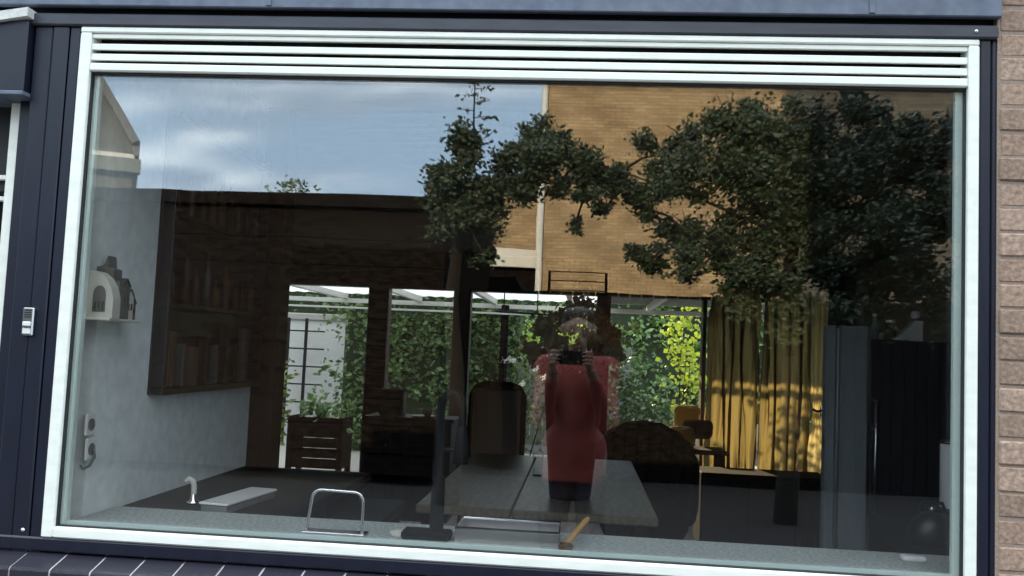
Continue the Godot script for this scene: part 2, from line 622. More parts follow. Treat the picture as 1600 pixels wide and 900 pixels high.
# ---------------------------------------------------------------- the front of the house, seen directly
func street_front() -> void:
	var st := begin()
	span(st, Vector3(-60, -0.3, 0.16), Vector3(60, -0.02, 3.2))
	setting("pavement", mats["pavement"], st)
	st = begin()
	span(st, Vector3(-120, -0.5, 3.2), Vector3(120, -0.12, 13.0))
	setting("road", mats["asphalt"], st)
	st = begin()
	span(st, Vector3(-200, -0.8, -200), Vector3(200, -0.51, 200))
	setting("ground", mats["asphalt"], st)
	st = begin()
	span(st, Vector3(-40, -0.4, 13.0), Vector3(40, -0.03, 60.0))
	setting("yard_ground", mats["pavement"], st)

	# roof of the low wing with its zinc edge
	var roof := thing("flat_roof", "low flat roof with a blue grey zinc edge above the window", "roof", Vector3(0, 2.5, 0))
	st = begin()
	span(st, Vector3(-3.6, 0.0, -7.1), Vector3(1.205, 0.12, 0.06))
	obj("roof_deck", st, mats["dull_grey"], roof)
	st = begin()
	var pr := PackedVector2Array([Vector2(0.0, -0.148), Vector2(0.016, -0.148), Vector2(0.019, -0.145), Vector2(0.02, 0.16), Vector2(0.015, 0.17), Vector2(0.0, 0.17)])
	prism(st, pr, Basis(Vector3(0, 0, 1), Vector3(0, 1, 0), Vector3(-1, 0, 0)), Vector3(-1.2, 0, 0.0), 4.82)
	obj("zinc_edge", st, mats["zinc"], roof)
	st = begin()
	for k in 2:
		span(st, Vector3(-0.66 + k * 1.55, -0.143, 0.015), Vector3(-0.645 + k * 1.55, 0.158, 0.0225), 0.001)
	obj("edge_joint", st, mats["zinc"], roof)

	# dark painted fascia and cladding round the window
	var fas := thing("fascia_board", "navy painted fascia board running over the white ventilation grille", "fascia")
	st = begin()
	span(st, Vector3(-1.36, 2.2985, -0.03), Vector3(1.205, 2.332, 0.016), 0.004)
	obj("board", st, mats["fascia_paint"], fas)
	st = begin()
	span(st, Vector3(-1.36, 2.332, -0.05), Vector3(1.205, 2.5, -0.02))
	obj("backing_board", st, mats["gasket"], fas)
	st = begin()
	lathe(st, Vector3.ZERO, [[0.0, 0.0], [0.005, 0.0], [0.005, 0.002], [0.0, 0.003]], 10)
	var screw := obj("screw", st, mats["chrome"], fas)
	screw.position = Vector3(1.15, 2.316, 0.016)
	screw.rotation.x = PI / 2

	var clad := thing("wall_cladding", "navy vertical boards between the front door and the window, with doorbell", "cladding")
	var edges := [-1.305, -1.252, -1.205, -1.172]
	for k in 3:
		st = begin()
		span(st, Vector3(edges[k] + 0.0012, 0.0, -0.06), Vector3(edges[k + 1] - 0.0012, 2.298, 0.004 + 0.003 * (k % 2)), 0.003)
		obj("board", st, mats["navy_paint"], clad)
	st = begin()
	span(st, Vector3(-1.305, 0.0, -0.12), Vector3(-1.172, 2.298, -0.06))
	obj("backing_board", st, mats["gasket"], clad)
	st = begin()
	lathe(st, Vector3.ZERO, [[0.0, 0.0], [0.006, 0.0], [0.006, 0.002], [0.0, 0.003]], 10)
	screw = obj("screw", st, mats["chrome"], clad)
	screw.position = Vector3(-1.222, 0.958, 0.006)
	screw.rotation.x = PI / 2

	var post := thing("window_post", "narrow navy post between the white window frame and the brickwork", "post")
	st = begin()
	span(st, Vector3(1.1645, 0.0, -0.12), Vector3(1.19, 2.298, 0.006), 0.003)
	obj("inner_board", st, mats["navy_paint"], post)
	st = begin()
	span(st, Vector3(1.1935, 0.0, -0.12), Vector3(1.206, 2.298, 0.001), 0.003)
	obj("outer_board", st, mats["navy_paint"], post)

	var low := thing("sill_board", "glossy navy board under the white window frame", "sill board")
	st = begin()
	span(st, Vector3(-1.31, 0.908, -0.1), Vector3(1.206, 0.9435, 0.012), 0.004)
	obj("board", st, mats["navy_paint"], low)

	# the row of glazed sill tiles
	var row := thing("tile_sill", "row of sloping dark glazed tiles with white joints below the window", "window sill", Vector3(0, 0.9, 0))
	st = begin()
	var tp := PackedVector2Array([Vector2(-0.06, 0.001), Vector2(0.0, 0.001), Vector2(0.074, -0.02), Vector2(0.077, -0.026), Vector2(0.077, -0.085), Vector2(-0.06, -0.085)])
	prism(st, tp, Basis(Vector3(0, 0, 1), Vector3(0, 1, 0), Vector3(-1, 0, 0)), Vector3(-0.05, 0, 0), 2.51)
	obj("joint_mortar", st, mats["white_mortar"], row)
	var tst := begin()
	tp = PackedVector2Array([Vector2(-0.05, 0.004), Vector2(0.002, 0.004), Vector2(0.074, -0.0165), Vector2(0.079, -0.019), Vector2(0.081, -0.025), Vector2(0.081, -0.09), Vector2(-0.05, -0.09)])
	prism(tst, tp, Basis(Vector3(0, 0, 1), Vector3(0, 1, 0), Vector3(-1, 0, 0)), Vector3.ZERO, 0.0985)
	tst.generate_normals()
	var tile_mesh := tst.commit()
	for k in 24:
		var p := put("tile", tile_mesh, mats["dark_tile"], row, Vector3(-1.256 + k * 0.105, rng.randf_range(-0.0008, 0.0008), rng.randf_range(-0.001, 0.001)))
		p.rotation.y = rng.randf_range(-0.006, 0.006)
	# low wall under it
	var base := thing("parapet_wall", "dark wall standing below the tiled window sill", "wall")
	st = begin()
	span(st, Vector3(-1.31, -0.3, -0.25), Vector3(1.206, 0.812, 0.03))
	obj("brickwork", st, mats["navy_paint"], base)

	# the tall brick part of the house: bricks that show are built one by one
	var house := thing("brick_house", "tall pinkish brown brick house beside the navy window post", "house")
	st = begin()
	span(st, Vector3(1.207, -0.3, -0.25), Vector3(1.68, 2.62, 0.001))
	obj("mortar_bed", st, mats["mortar"], house)
	st = begin()
	span(st, Vector3(1.68, -0.3, -0.25), Vector3(6.5, 2.62, 0.004))
	obj("brickwork", st, mats["pink_brickwork"], house)
	st = begin()
	span(st, Vector3(1.21, 2.62, -6.8), Vector3(6.5, 10.6, 0.002))
	obj("upper_storeys", st, mats["pink_brickwork"], house)
	var brick_meshes := []
	for k in 5:
		var s := begin()
		box(s, Vector3.ZERO, Vector3(0.2075 + 0.002 * (k % 3), 0.0565 + 0.0012 * (k % 2), 0.06), 0.002 + 0.0008 * k)
		s.generate_normals()
		brick_meshes.append(s.commit())
	var half := begin()
	box(half, Vector3.ZERO, Vector3(0.1, 0.057, 0.06), 0.004)
	half.generate_normals()
	var half_mesh := half.commit()
	for r in 30:
		var y := 0.72 + r * 0.0627
		for c in 3:
			var x := 1.213 + 0.105 + c * 0.22
			var me: Mesh = brick_meshes[rng.randi() % 5]
			if r % 2:
				x -= 0.11
				if c == 0:
					me = half_mesh
					x = 1.213 + 0.051
			if x > 1.68:
				continue
			var b := put("brick", me, mats["brick_%d" % (rng.randi() % 4)], house, Vector3(x, y + rng.randf_range(-0.002, 0.002), -0.025 + rng.randf_range(-0.003, 0.003)))
			b.rotation = Vector3(rng.randf_range(-0.02, 0.02), rng.randf_range(-0.012, 0.012), rng.randf_range(-0.012, 0.012))

	# doorbell
	var bell := thing("doorbell", "small silver doorbell plate with speaker on the navy boards", "doorbell", Vector3(-1.249, 1.498, 0.006))
	st = begin()
	box(st, Vector3(0, 0, 0.006), Vector3(0.031, 0.074, 0.012), 0.003)
	obj("plate", st, mats["steel"], bell)
	st = begin()
	box(st, Vector3(0, -0.006, 0.014), Vector3(0.022, 0.012, 0.006), 0.002)
	obj("button", st, mats["white_plastic"], bell)
	st = begin()
	for k in 4:
		box(st, Vector3(0, 0.012 + k * 0.006, 0.0122), Vector3(0.018, 0.0022, 0.0016))
	obj("speaker_slot", st, mats["black_plastic"], bell)
	st = begin()
	box(st, Vector3(0, -0.025, 0.0124), Vector3(0.022, 0.014, 0.0014), 0.0005)
	obj("name_plate", st, mats["white_plastic"], bell)

func big_window() -> void:
	var w := thing("shop_window", "very wide white framed window reflecting sky, trees and brick", "window")
	var wf: Material = mats["white_frame"]
	var st := begin()
	span(st, Vector3(-1.17, 2.281, -0.07), Vector3(1.161, 2.297, 0.012), 0.003)
	obj("head_frame", st, wf, w)
	st = begin()
	span(st, Vector3(-1.17, 0.944, -0.07), Vector3(-1.139, 2.281, 0.012), 0.003)
	obj("side_frame", st, wf, w)
	st = begin()
	span(st, Vector3(1.135, 0.944, -0.07), Vector3(1.161, 2.281, 0.012), 0.003)
	obj("side_frame", st, wf, w)
	st = begin()
	span(st, Vector3(-1.139, 0.944, -0.07), Vector3(1.135, 0.9715, 0.013), 0.004)
	obj("bottom_frame", st, wf, w)
	st = begin()
	span(st, Vector3(-1.139, 2.177, -0.04), Vector3(1.135, 2.1985, 0.010), 0.003)
	obj("transom", st, wf, w)
	# ventilation grille
	var g := Node3D.new()
	g.name = "ventilation_grille"
	w.add_child(g)
	for s in [[2.2745, 0.013], [2.2445, 0.018], [2.2165, 0.019]]:
		st = begin()
		var hh: float = s[1] * 0.5
		var poly := PackedVector2Array([Vector2(-0.03, hh + 0.008), Vector2(0.002, hh), Vector2(0.006, hh - 0.003), Vector2(0.006, -hh + 0.001), Vector2(0.003, -hh), Vector2(-0.03, -hh + 0.008)])
		prism(st, poly, Basis(Vector3(0, 0, 1), Vector3(0, 1, 0), Vector3(-1, 0, 0)), Vector3(-0.002, s[0], 0.0), 2.272)
		obj("slat", st, wf, g)
	st = begin()
	span(st, Vector3(-1.139, 2.1985, -0.07), Vector3(1.135, 2.281, -0.04))
	obj("grille_back", st, mats["gasket"], g)
	# rubber seal, glass, spacer
	st = begin()
	span(st, Vector3(-1.139, 0.9715, -0.034), Vector3(-1.135, 2.177, -0.002))
	span(st, Vector3(1.131, 0.9715, -0.036), Vector3(1.135, 2.177, -0.002))
	span(st, Vector3(-1.135, 0.9715, -0.036), Vector3(1.131, 0.975, -0.002))
	span(st, Vector3(-1.135, 2.171, -0.036), Vector3(1.131, 2.177, -0.002))
	obj("seal", st, mats["gasket"], w)
	st = begin()
	span(st, Vector3(-1.139, 0.9715, -0.0275), Vector3(-1.12, 2.177, -0.0147))
	span(st, Vector3(1.113, 0.9715, -0.0275), Vector3(1.135, 2.177, -0.0147))
	span(st, Vector3(-1.118, 0.9715, -0.0275), Vector3(1.113, 0.9845, -0.0147))
	span(st, Vector3(-1.118, 2.1755, -0.0275), Vector3(1.113, 2.177, -0.0147))
	obj("spacer_bar", st, mats["spacer"], w)
	for z in [-0.008, -0.028]:
		st = begin()
		st.set_smooth_group(-1)
		for s in [0.0, -0.006]:
			quad(st, Vector3(-1.138, 0.972, z + s), Vector3(1.134, 0.972, z + s), Vector3(1.134, 2.176, z + s), Vector3(-1.138, 2.176, z + s), Vector3(0, 0, 1 if s == 0.0 else -1))
		var pane := obj("glass_pane", st, mats["wavy_glass"], w)
		if is_equal_approx(z, -0.008):
			st = begin()
			st.set_smooth_group(-1)
			quad(st, Vector3(-1.138, 0.972, -0.0142), Vector3(1.134, 0.972, -0.0142), Vector3(1.134, 2.176, -0.0142), Vector3(-1.138, 2.176, -0.0142), Vector3(0, 0, 1))
			obj("coating", st, mats["coating"], pane)

func front_door() -> void:
	var d := thing("front_door", "dark glazed front door in a thin white frame", "door", Vector3(-1.31, 0, 0))
	var st := begin()
	span(st, Vector3(-0.078, 0.0, -0.12), Vector3(-0.043, 2.1, -0.045), 0.003)
	obj("door_jamb", st, mats["white_frame"], d)
	st = begin()
	span(st, Vector3(-0.043, 0.0, -0.12), Vector3(0.004, 2.3, -0.03), 0.003)
	obj("reveal", st, mats["navy_paint"], d)
	st = begin()
	span(st, Vector3(-1.05, 0.0, -0.13), Vector3(-0.078, 2.1, -0.1))
	obj("leaf", st, mats["gasket"], d)
	st = begin()
	span(st, Vector3(-0.98, 0.25, -0.1), Vector3(-0.082, 1.86, -0.094))
	obj("glass", st, mats["black_glass"], d)
	for y in [1.83, 1.89]:
		st = begin()
		span(st, Vector3(-1.0, y, -0.1), Vector3(-0.082, y + 0.014, -0.082), 0.003)
		obj("glazing_bar", st, mats["white_frame"], d)
	st = begin()
	tube(st, [Vector3(-0.9, 1.05, -0.1), Vector3(-0.9, 1.05, -0.05), Vector3(-0.8, 1.05, -0.05)], [0.01], 8)
	obj("handle", st, mats["steel"], d)
	var c := thing("door_canopy", "dark boxed canopy with pale sloping coping above the front door", "canopy", Vector3(-1.31, 2.1, 0))
	st = begin()
	span(st, Vector3(-1.3, 0.012, -0.1), Vector3(0.003, 0.205, 0.03), 0.003)
	obj("front_board", st, mats["navy_paint"], c)
	st = begin()
	span(st, Vector3(-1.3, 0.0, -0.1), Vector3(0.006, 0.012, 0.036), 0.002)
	obj("drip_edge", st, mats["zinc"], c)
	st = begin()
	prism(st, PackedVector2Array([Vector2(-1.3, 0.0), Vector2(-1.3, 0.04), Vector2(0.008, 0.236), Vector2(0.008, 0.212), Vector2(-0.12, 0.191)]), Basis.IDENTITY, Vector3(0, 0, -0.03), 0.15)
	obj("coping", st, mats["white_render"], c)

# ---------------------------------------------------------------- inside
func interior_shell() -> void:
	var st := begin()
	span(st, Vector3(-3.6, -0.2, -6.95), Vector3(3.0, 0.0, -0.06))
	setting("floor", mats["floor_wood"], st)
	st = begin()
	span(st, Vector3(-3.6, 2.45, -6.95), Vector3(1.207, 2.498, -0.07))
	span(st, Vector3(1.207, 2.45, -6.8), Vector3(3.0, 2.615, -0.26))
	setting("ceiling", mats["dark_ceiling"], st)
	st = begin()
	span(st, Vector3(-1.3, 0.0, -1.33), Vector3(-1.142, 2.45, -0.13))
	setting("kitchen_wall", mats["wall_paint"], st)
	st = begin()
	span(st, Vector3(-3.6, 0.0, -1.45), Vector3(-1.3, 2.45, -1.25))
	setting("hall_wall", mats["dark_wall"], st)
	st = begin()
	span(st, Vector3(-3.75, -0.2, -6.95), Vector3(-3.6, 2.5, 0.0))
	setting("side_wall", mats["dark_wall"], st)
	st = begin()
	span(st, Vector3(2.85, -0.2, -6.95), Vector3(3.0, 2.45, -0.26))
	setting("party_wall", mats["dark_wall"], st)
	st = begin()
	span(st, Vector3(-3.6, -0.2, -0.2), Vector3(-2.36, 2.5, 0.0))
	span(st, Vector3(-2.36, 2.1, -0.2), Vector3(-1.3, 2.5, -0.1))
	setting("hall_front_wall", mats["navy_paint"], st)
	# timber post at the end of the kitchen wall, with its beam
	var p := thing("timber_post", "dark brown timber post at the end of the pale wall", "post", Vector3(-1.1, 0, -1.4))
	st = begin()
	span(st, Vector3(-0.06, 0.0, -0.06), Vector3(0.055, 2.45, 0.06), 0.006)
	obj("post", st, mats["brown_timber"], p)

func rear_front() -> void:
	var r := thing("rear_facade", "brown timber glazed front towards the back garden", "window wall", Vector3(0, 0, -6.8))
	var br: Material = mats["brown_timber"]
	for a in [[-3.6, -2.945], [-1.998, -1.785], [-1.119, -0.942], [0.333, 0.473], [1.385, 1.425], [2.58, 2.85]]:
		var st := begin()
		span(st, Vector3(a[0], 0.0, -0.1), Vector3(a[1], 2.08, 0.06), 0.006)
		obj("post", st, br, r)
	var st := begin()
	span(st, Vector3(-3.6, 2.08, -0.1), Vector3(2.85, 2.45, 0.08), 0.006)
	obj("lintel", st, br, r)
	for a in [[-1.785, -1.119], [-0.942, 0.333], [0.473, 1.385], [1.425, 2.58]]:
		st = begin()
		span(st, Vector3(a[0], 0.0, -0.08), Vector3(a[1], 0.42, 0.03), 0.006)
		obj("bottom_panel", st, br, r)
	for a in [[-2.945, -1.998, 0.0], [-1.785, -1.119, 0.42], [-0.942, 0.333, 0.42], [0.473, 1.385, 0.42], [1.425, 2.58, 0.42]]:
		st = begin()
		st.set_smooth_group(-1)
		quad(st, Vector3(a[0], a[2], -0.02), Vector3(a[1], a[2], -0.02), Vector3(a[1], 2.08, -0.02), Vector3(a[0], 2.08, -0.02), Vector3(0, 0, 1))
		obj("glass_pane", st, mats["clear_glass"], r)

func kitchen() -> void:
	# window sill
	var st := begin()
	span(st, Vector3(-1.141, 0.935, -0.305), Vector3(2.0, 0.9735, -0.071), 0.003)
	var sill := obj("stone_sill", st, mats["sill_stone"], self)
	tag(sill, "long grey stone ledge inside along the bottom of the window", "window sill")
	# dark worktop
	var wt := thing("kitchen_counter", "black kitchen counter running back along the pale wall", "kitchen counter", Vector3(0, 0, 0))
	st = begin()
	span(st, Vector3(-1.141, 0.935, -1.32), Vector3(-0.62, 0.968, -0.308), 0.003)
	obj("worktop", st, mats["black_worktop"], wt)
	for k in 2:
		st = begin()
		span(st, Vector3(-1.13, 0.1, -0.82 - k * 0.5), Vector3(-0.66, 0.93, -0.33 - k * 0.5), 0.004)
		obj("cupboard", st, mats["dark_wood"], wt)
	var hob := thing("hob_counter", "lower black hob top with a thin steel front edge", "hob", Vector3(0, 0, 0))
	st = begin()
	span(st, Vector3(-0.615, 0.86, -1.15), Vector3(-0.44, 0.895, -0.5), 0.003)
	obj("hob_top", st, mats["black_worktop"], hob)
	st = begin()
	span(st, Vector3(-0.615, 0.889, -0.5), Vector3(-0.44, 0.8965, -0.494), 0.001)
	obj("steel_edge", st, mats["steel"], hob)
	st = begin()
	span(st, Vector3(-0.61, 0.0, -1.1), Vector3(-0.45, 0.858, -0.53), 0.004)
	obj("cupboard", st, mats["dark_wood"], hob)
	# narrow pale tray on the worktop
	var tr := thing("narrow_tray", "narrow pale lidded tray lying on the black worktop", "tray", Vector3(-0.83, 0.968, -0.47), -0.12)
	st = begin()
	box(st, Vector3(0, 0.011, 0), Vector3(0.085, 0.022, 0.31), 0.003)
	obj("tray_body", st, mats["grey_panel"], tr)
	st = begin()
	box(st, Vector3(0, 0.0255, 0), Vector3(0.093, 0.007, 0.32), 0.002)
	obj("lid", st, mats["white_plastic"], tr)
	# small pale tap
	var fa := thing("small_tap", "small pale tap rising from the black worktop", "tap", Vector3(-0.965, 0.968, -0.44))
	st = begin()
	lathe(st, Vector3.ZERO, [[0.0, 0.0], [0.02, 0.0], [0.02, 0.006], [0.009, 0.012], [0.008, 0.03], [0.0, 0.03]], 14)
	obj("tap_foot", st, mats["chrome"], fa)
	st = begin()
	tube(st, [Vector3(0, 0.025, 0), Vector3(0, 0.05, 0), Vector3(-0.004, 0.068, 0.0), Vector3(-0.016, 0.075, 0.003), Vector3(-0.024, 0.066, 0.006)], [0.008, 0.0085, 0.009, 0.009, 0.008], 10)
	obj("spout", st, mats["ceramic"], fa)
	# double socket on the wall
	var so := thing("wall_socket", "pair of white sockets with a hanging cord on the pale wall", "socket", Vector3(-1.142, 1.19, -0.125))
	for k in 2:
		st = begin()
		box(st, Vector3(0.005, 0.034 - k * 0.068, -0.01 * k), Vector3(0.01, 0.062, 0.05), 0.004)
		var pl := obj("socket_plate", st, mats["white_plastic"], so)
		st = begin()
		tube(st, [Vector3(0.0095, 0.034 - k * 0.068, -0.01 * k), Vector3(0.0115, 0.034 - k * 0.068, -0.01 * k)], [0.017], 16)
		obj("socket_hole", st, mats["dull_grey"], pl)
	st = begin()
	tube(st, [Vector3(0.014, -0.03, -0.012), Vector3(0.02, -0.055, -0.012), Vector3(0.014, -0.078, 0.0), Vector3(0.008, -0.084, 0.022), Vector3(0.005, -0.074, 0.03)], [0.004], 8)
	obj("cord", st, mats["dull_grey"], so)
	wall_ornament()
	wall_cabinet()
	# wire holder on the sill
	var wr := thing("wire_holder", "arched chrome wire holder standing on the grey ledge", "holder", Vector3(-0.425, 0.9735, -0.10))
	st = begin()
	var pts := [Vector3(-0.079, 0.0, 0.0)]
	for k in 9:
		var a := PI - PI * 0.5 * k / 8.0
		pts.append(Vector3(-0.042 + 0.026 * cos(a) * 1.0, 0.088 + 0.026 * sin(a), 0))
	for k in 9:
		var a := PI * 0.5 - PI * 0.5 * k / 8.0
		pts.append(Vector3(0.045 + 0.026 * cos(a), 0.086 + 0.026 * sin(a), 0))
	pts.append(Vector3(0.072, 0.0, 0.0))
	tube(st, pts, [0.0042], 8)
	obj("arch", st, mats["chrome"], wr)
	st = begin()
	box(st, Vector3(-0.003, 0.003, -0.012), Vector3(0.17, 0.005, 0.05), 0.002)
	obj("base", st, mats["chrome"], wr)
	# black tap with a sprung spray
	var tp := thing("black_tap", "tall black kitchen tap with spray head beside the steel dish", "tap", Vector3(-0.158, 0.9735, -0.11))
	st = begin()
	box(st, Vector3(-0.025, 0.012, -0.005), Vector3(0.13, 0.024, 0.06), 0.006)
	obj("foot", st, mats["black_plastic"], tp)
	st = begin()
	tube(st, [Vector3(0, 0.02, 0), Vector3(0, 0.16, 0), Vector3(-0.003, 0.17, 0), Vector3(-0.004, 0.33, 0)], [0.0185, 0.0175, 0.014, 0.012], 14)
	obj("stem", st, mats["black_plastic"], tp)
	st = begin()
	pts = []
	for k in 13:
		var a := PI - PI * k / 12.0
		pts.append(Vector3(0.026 + 0.03 * cos(a), 0.33 + 0.055 * sin(a), 0.0))
	pts.append(Vector3(0.056, 0.30, 0.0))
	tube(st, pts, [0.011], 10)
	obj("spout", st, mats["black_plastic"], tp)
	st = begin()
	lathe(st, Vector3(0.056, 0.20, 0.0), [[0.0, 0.0], [0.019, 0.0], [0.022, 0.02], [0.018, 0.06], [0.013, 0.1], [0.0, 0.1]], 14)
	obj("spray_head", st, mats["black_plastic"], tp)
	st = begin()
	tube(st, [Vector3(0.01, 0.235, 0), Vector3(0.05, 0.235, 0)], [0.006], 8)
	obj("holder_arm", st, mats["black_plastic"], tp)
	# clip jars beside the foot
	var cl := thing("soap_dish", "small pale soap dish at the foot of the black tap", "dish", Vector3(-0.255, 0.9735, -0.12))
	st = begin()
	lathe(st, Vector3.ZERO, [[0.0, 0.0], [0.022, 0.0], [0.03, 0.012], [0.026, 0.012], [0.018, 0.004], [0.0, 0.004]], 18)
	obj("bowl", st, mats["ceramic"], cl)
	# steel dish tray with wooden brush
	var dish := thing("steel_dish_tray", "low blue grey steel tray on the ledge right beside black tap", "tray", Vector3(0.03, 0.9735, -0.17))
	st = begin()
	var L := 0.135
	var D := 0.075
	quad(st, Vector3(-L, 0.003, -D), Vector3(L, 0.003, -D), Vector3(L, 0.003, D), Vector3(-L, 0.003, D), Vector3.UP)
	for s: float in [-1.0, 1.0]:
		box(st, Vector3(s * L, 0.018, 0), Vector3(0.003, 0.036, 2 * D))
		box(st, Vector3(0, 0.018, s * D), Vector3(2 * L - 0.003, 0.036, 0.003))
	obj("tray_body", st, mats["steel"], dish)
	st = begin()
	var rp := []
	for q in [Vector2(-1, -1), Vector2(1, -1), Vector2(1, 1), Vector2(-1, 1), Vector2(-1, -1)]:
		rp.append(Vector3(q.x * L, 0.037, q.y * D))
	tube(st, rp, [0.004], 8)
	obj("rim", st, mats["chrome"], dish)
	var bru := thing("dish_brush", "wooden handled dish brush leaning at the end of the steel tray", "brush", Vector3(0.205, 0.9735, -0.17))
	st = begin()
	tube(st, [Vector3(-0.022, 0.012, 0.09), Vector3(0.0, 0.03, 0.03), Vector3(0.028, 0.05, -0.05), Vector3(0.034, 0.054, -0.07)], [0.008, 0.0085, 0.008, 0.006], 10)
	obj("handle", st, mats["handle_wood"], bru)
	st = begin()
	lathe(st, Vector3(-0.022, 0.0, 0.092), [[0.0, 0.0], [0.016, 0.0], [0.02, 0.012], [0.014, 0.018], [0.0, 0.02]], 14)
	obj("bristles", st, mats["brown_cushion"], bru)
	# tall unit on the right
	var un := thing("tall_cupboard", "tall black cupboard with long bar handle beside the grey panel", "cupboard", Vector3(1.22, 0, -1.0))
	st = begin()
	span(st, Vector3(0.01, 0.0, -0.3), Vector3(0.9, 1.575, -0.02), 0.003)
	obj("carcass", st, mats["black_front"], un)
	for k in 2:
		st = begin()
		span(st, Vector3(0.003 + k * 0.33, 0.1, -0.018), Vector3(0.328 + k * 0.33, 1.57, 0.0), 0.003)
		var dr := obj("door", st, mats["black_front"], un)
		if k == 0:
			st = begin()
			tube(st, [Vector3(0.016, 0.97, 0.0), Vector3(0.016, 0.97, 0.025), Vector3(0.016, 1.36, 0.025), Vector3(0.016, 1.36, 0.0)], [0.005], 10)
			obj("handle", st, mats["steel"], dr)
	var pa := thing("grey_side_panel", "tall grey blue panel standing between the curtains and black cupboard", "panel", Vector3(1.085, 0, -1.0))
	st = begin()
	span(st, Vector3(0.03, 0.0, -0.06), Vector3(0.13, 1.62, 0.0), 0.004)
	obj("panel", st, mats["grey_panel"], pa)
	st = begin()
	span(st, Vector3(-0.012, 0.0, -0.06), Vector3(0.022, 1.62, -0.012), 0.004)
	obj("edge_strip", st, mats["grey_panel"], pa)
	st = begin()
	span(st, Vector3(0.0225, 0.0, -0.05), Vector3(0.0295, 1.61, 0.006), 0.002)
	obj("trim", st, mats["steel"], pa)
	# things on top of the cupboard
	var pb := thing("paper_cone", "pale triangular bag topped by a small ball on the cupboard", "bag", Vector3(1.40, 1.575, -1.12))
	st = begin()
	prism(st, PackedVector2Array([Vector2(-0.075, 0), Vector2(0.035, 0), Vector2(0.035, 0.075), Vector2(0.01, 0.078), Vector2(-0.03, 0.035)]), Basis.IDENTITY, Vector3.ZERO, 0.05)
	obj("bag", st, mats["ceramic"], pb)
	st = begin()
	lathe(st, Vector3(0.018, 0.082, 0), [[0.0, 0.0], [0.012, 0.004], [0.018, 0.016], [0.014, 0.028], [0.0, 0.033]], 14)
	obj("ball", st, mats["ceramic"], pb)
	for k in 2:
		var gl := thing("small_bottle", ["slim pale bottle at the edge of the black cupboard top", "squat pinkish jar on the black cupboard top"][k], ["bottle", "jar"][k], Vector3(1.26 + 0.055 * k, 1.575, -1.08))
		st = begin()
		var hh := 0.085 - 0.02 * k
		lathe(st, Vector3.ZERO, [[0.0, 0.0], [0.012 + 0.006 * k, 0.0], [0.013 + 0.006 * k, hh * 0.6], [0.006 + 0.008 * k, hh * 0.8], [0.006 + 0.008 * k, hh], [0.0, hh]], 14)
		obj("body", st, mats["dull_grey" if k == 0 else "brown_cushion"], gl)
		st = begin()
		lathe(st, Vector3(0, hh, 0), [[0.0, 0.0], [0.008 + 0.008 * k, 0.0], [0.008 + 0.008 * k, 0.01], [0.0, 0.01]], 12)
		obj("cap", st, mats["ceramic"], gl)
	var pk := thing("flat_saucer", "flat pale saucer between the jar and the triangular bag", "saucer", Vector3(1.345, 1.575, -1.06))
	st = begin()
	lathe(st, Vector3.ZERO, [[0.0, 0.0], [0.02, 0.0], [0.034, 0.008], [0.03, 0.008], [0.018, 0.003], [0.0, 0.003]], 18)
	obj("plate", st, mats["ceramic"], pk)
	# right hand worktop with canister and kettle
	var rc := thing("side_counter", "low dark counter in front of the black cupboard", "kitchen counter", Vector3(1.22, 0, -0.32))
	st = begin()
	span(st, Vector3(0.0, 0.9, -0.66), Vector3(1.0, 0.938, -0.01), 0.003)
	obj("worktop", st, mats["black_worktop"], rc)
	st = begin()
	span(st, Vector3(0.02, 0.0, -0.65), Vector3(1.0, 0.898, -0.03), 0.004)
	obj("cupboard", st, mats["dark_wood"], rc)
	var cn := thing("paper_roll", "white kitchen paper roll on a stand at the window's edge", "paper roll", Vector3(1.425, 0.938, -0.75))
	st = begin()
	lathe(st, Vector3.ZERO, [[0.0, 0.0], [0.06, 0.0], [0.06, 0.01], [0.012, 0.014], [0.01, 0.1], [0.0, 0.1]], 20)
	obj("stand", st, mats["steel"], cn)
	st = begin()
	lathe(st, Vector3(0, 0.1, 0), [[0.02, 0.0], [0.054, 0.0], [0.056, 0.004], [0.056, 0.2], [0.054, 0.204], [0.02, 0.204]], 24)
	obj("roll", st, mats["white_plastic"], cn)
	st = begin()
	lathe(st, Vector3(0, 0.3, 0), [[0.0, 0.0], [0.062, 0.004], [0.062, 0.016], [0.014, 0.022], [0.012, 0.036], [0.0, 0.04]], 20)
	obj("top_disc", st, mats["chrome"], cn)
	var kt := thing("kettle", "dark round kettle in the shadow near the paper roll", "kettle", Vector3(1.31, 0.938, -0.66))
	st = begin()
	lathe(st, Vector3.ZERO, [[0.0, 0.0], [0.062, 0.0], [0.07, 0.02], [0.064, 0.06], [0.045, 0.09], [0.0, 0.1]], 20)
	obj("body", st, mats["black_front"], kt)
	st = begin()
	tube(st, [Vector3(-0.05, 0.08, 0), Vector3(-0.03, 0.125, 0), Vector3(0.03, 0.125, 0), Vector3(0.05, 0.08, 0)], [0.006], 8)
	obj("handle", st, mats["black_plastic"], kt)
	st = begin()
	lathe(st, Vector3(0, 0.098, 0), [[0.0, 0.0], [0.012, 0.004], [0.01, 0.014], [0.0, 0.018]], 12)
	obj("knob", st, mats["steel"], kt)
	st = begin()
	box(st, Vector3(1.09, 0.981, -0.2), Vector3(0.06, 0.014, 0.03), 0.004)
	var lb := obj("white_sponge", st, mats["white_plastic"], self)
	tag(lb, "small white sponge on the grey ledge near the window corner", "sponge")

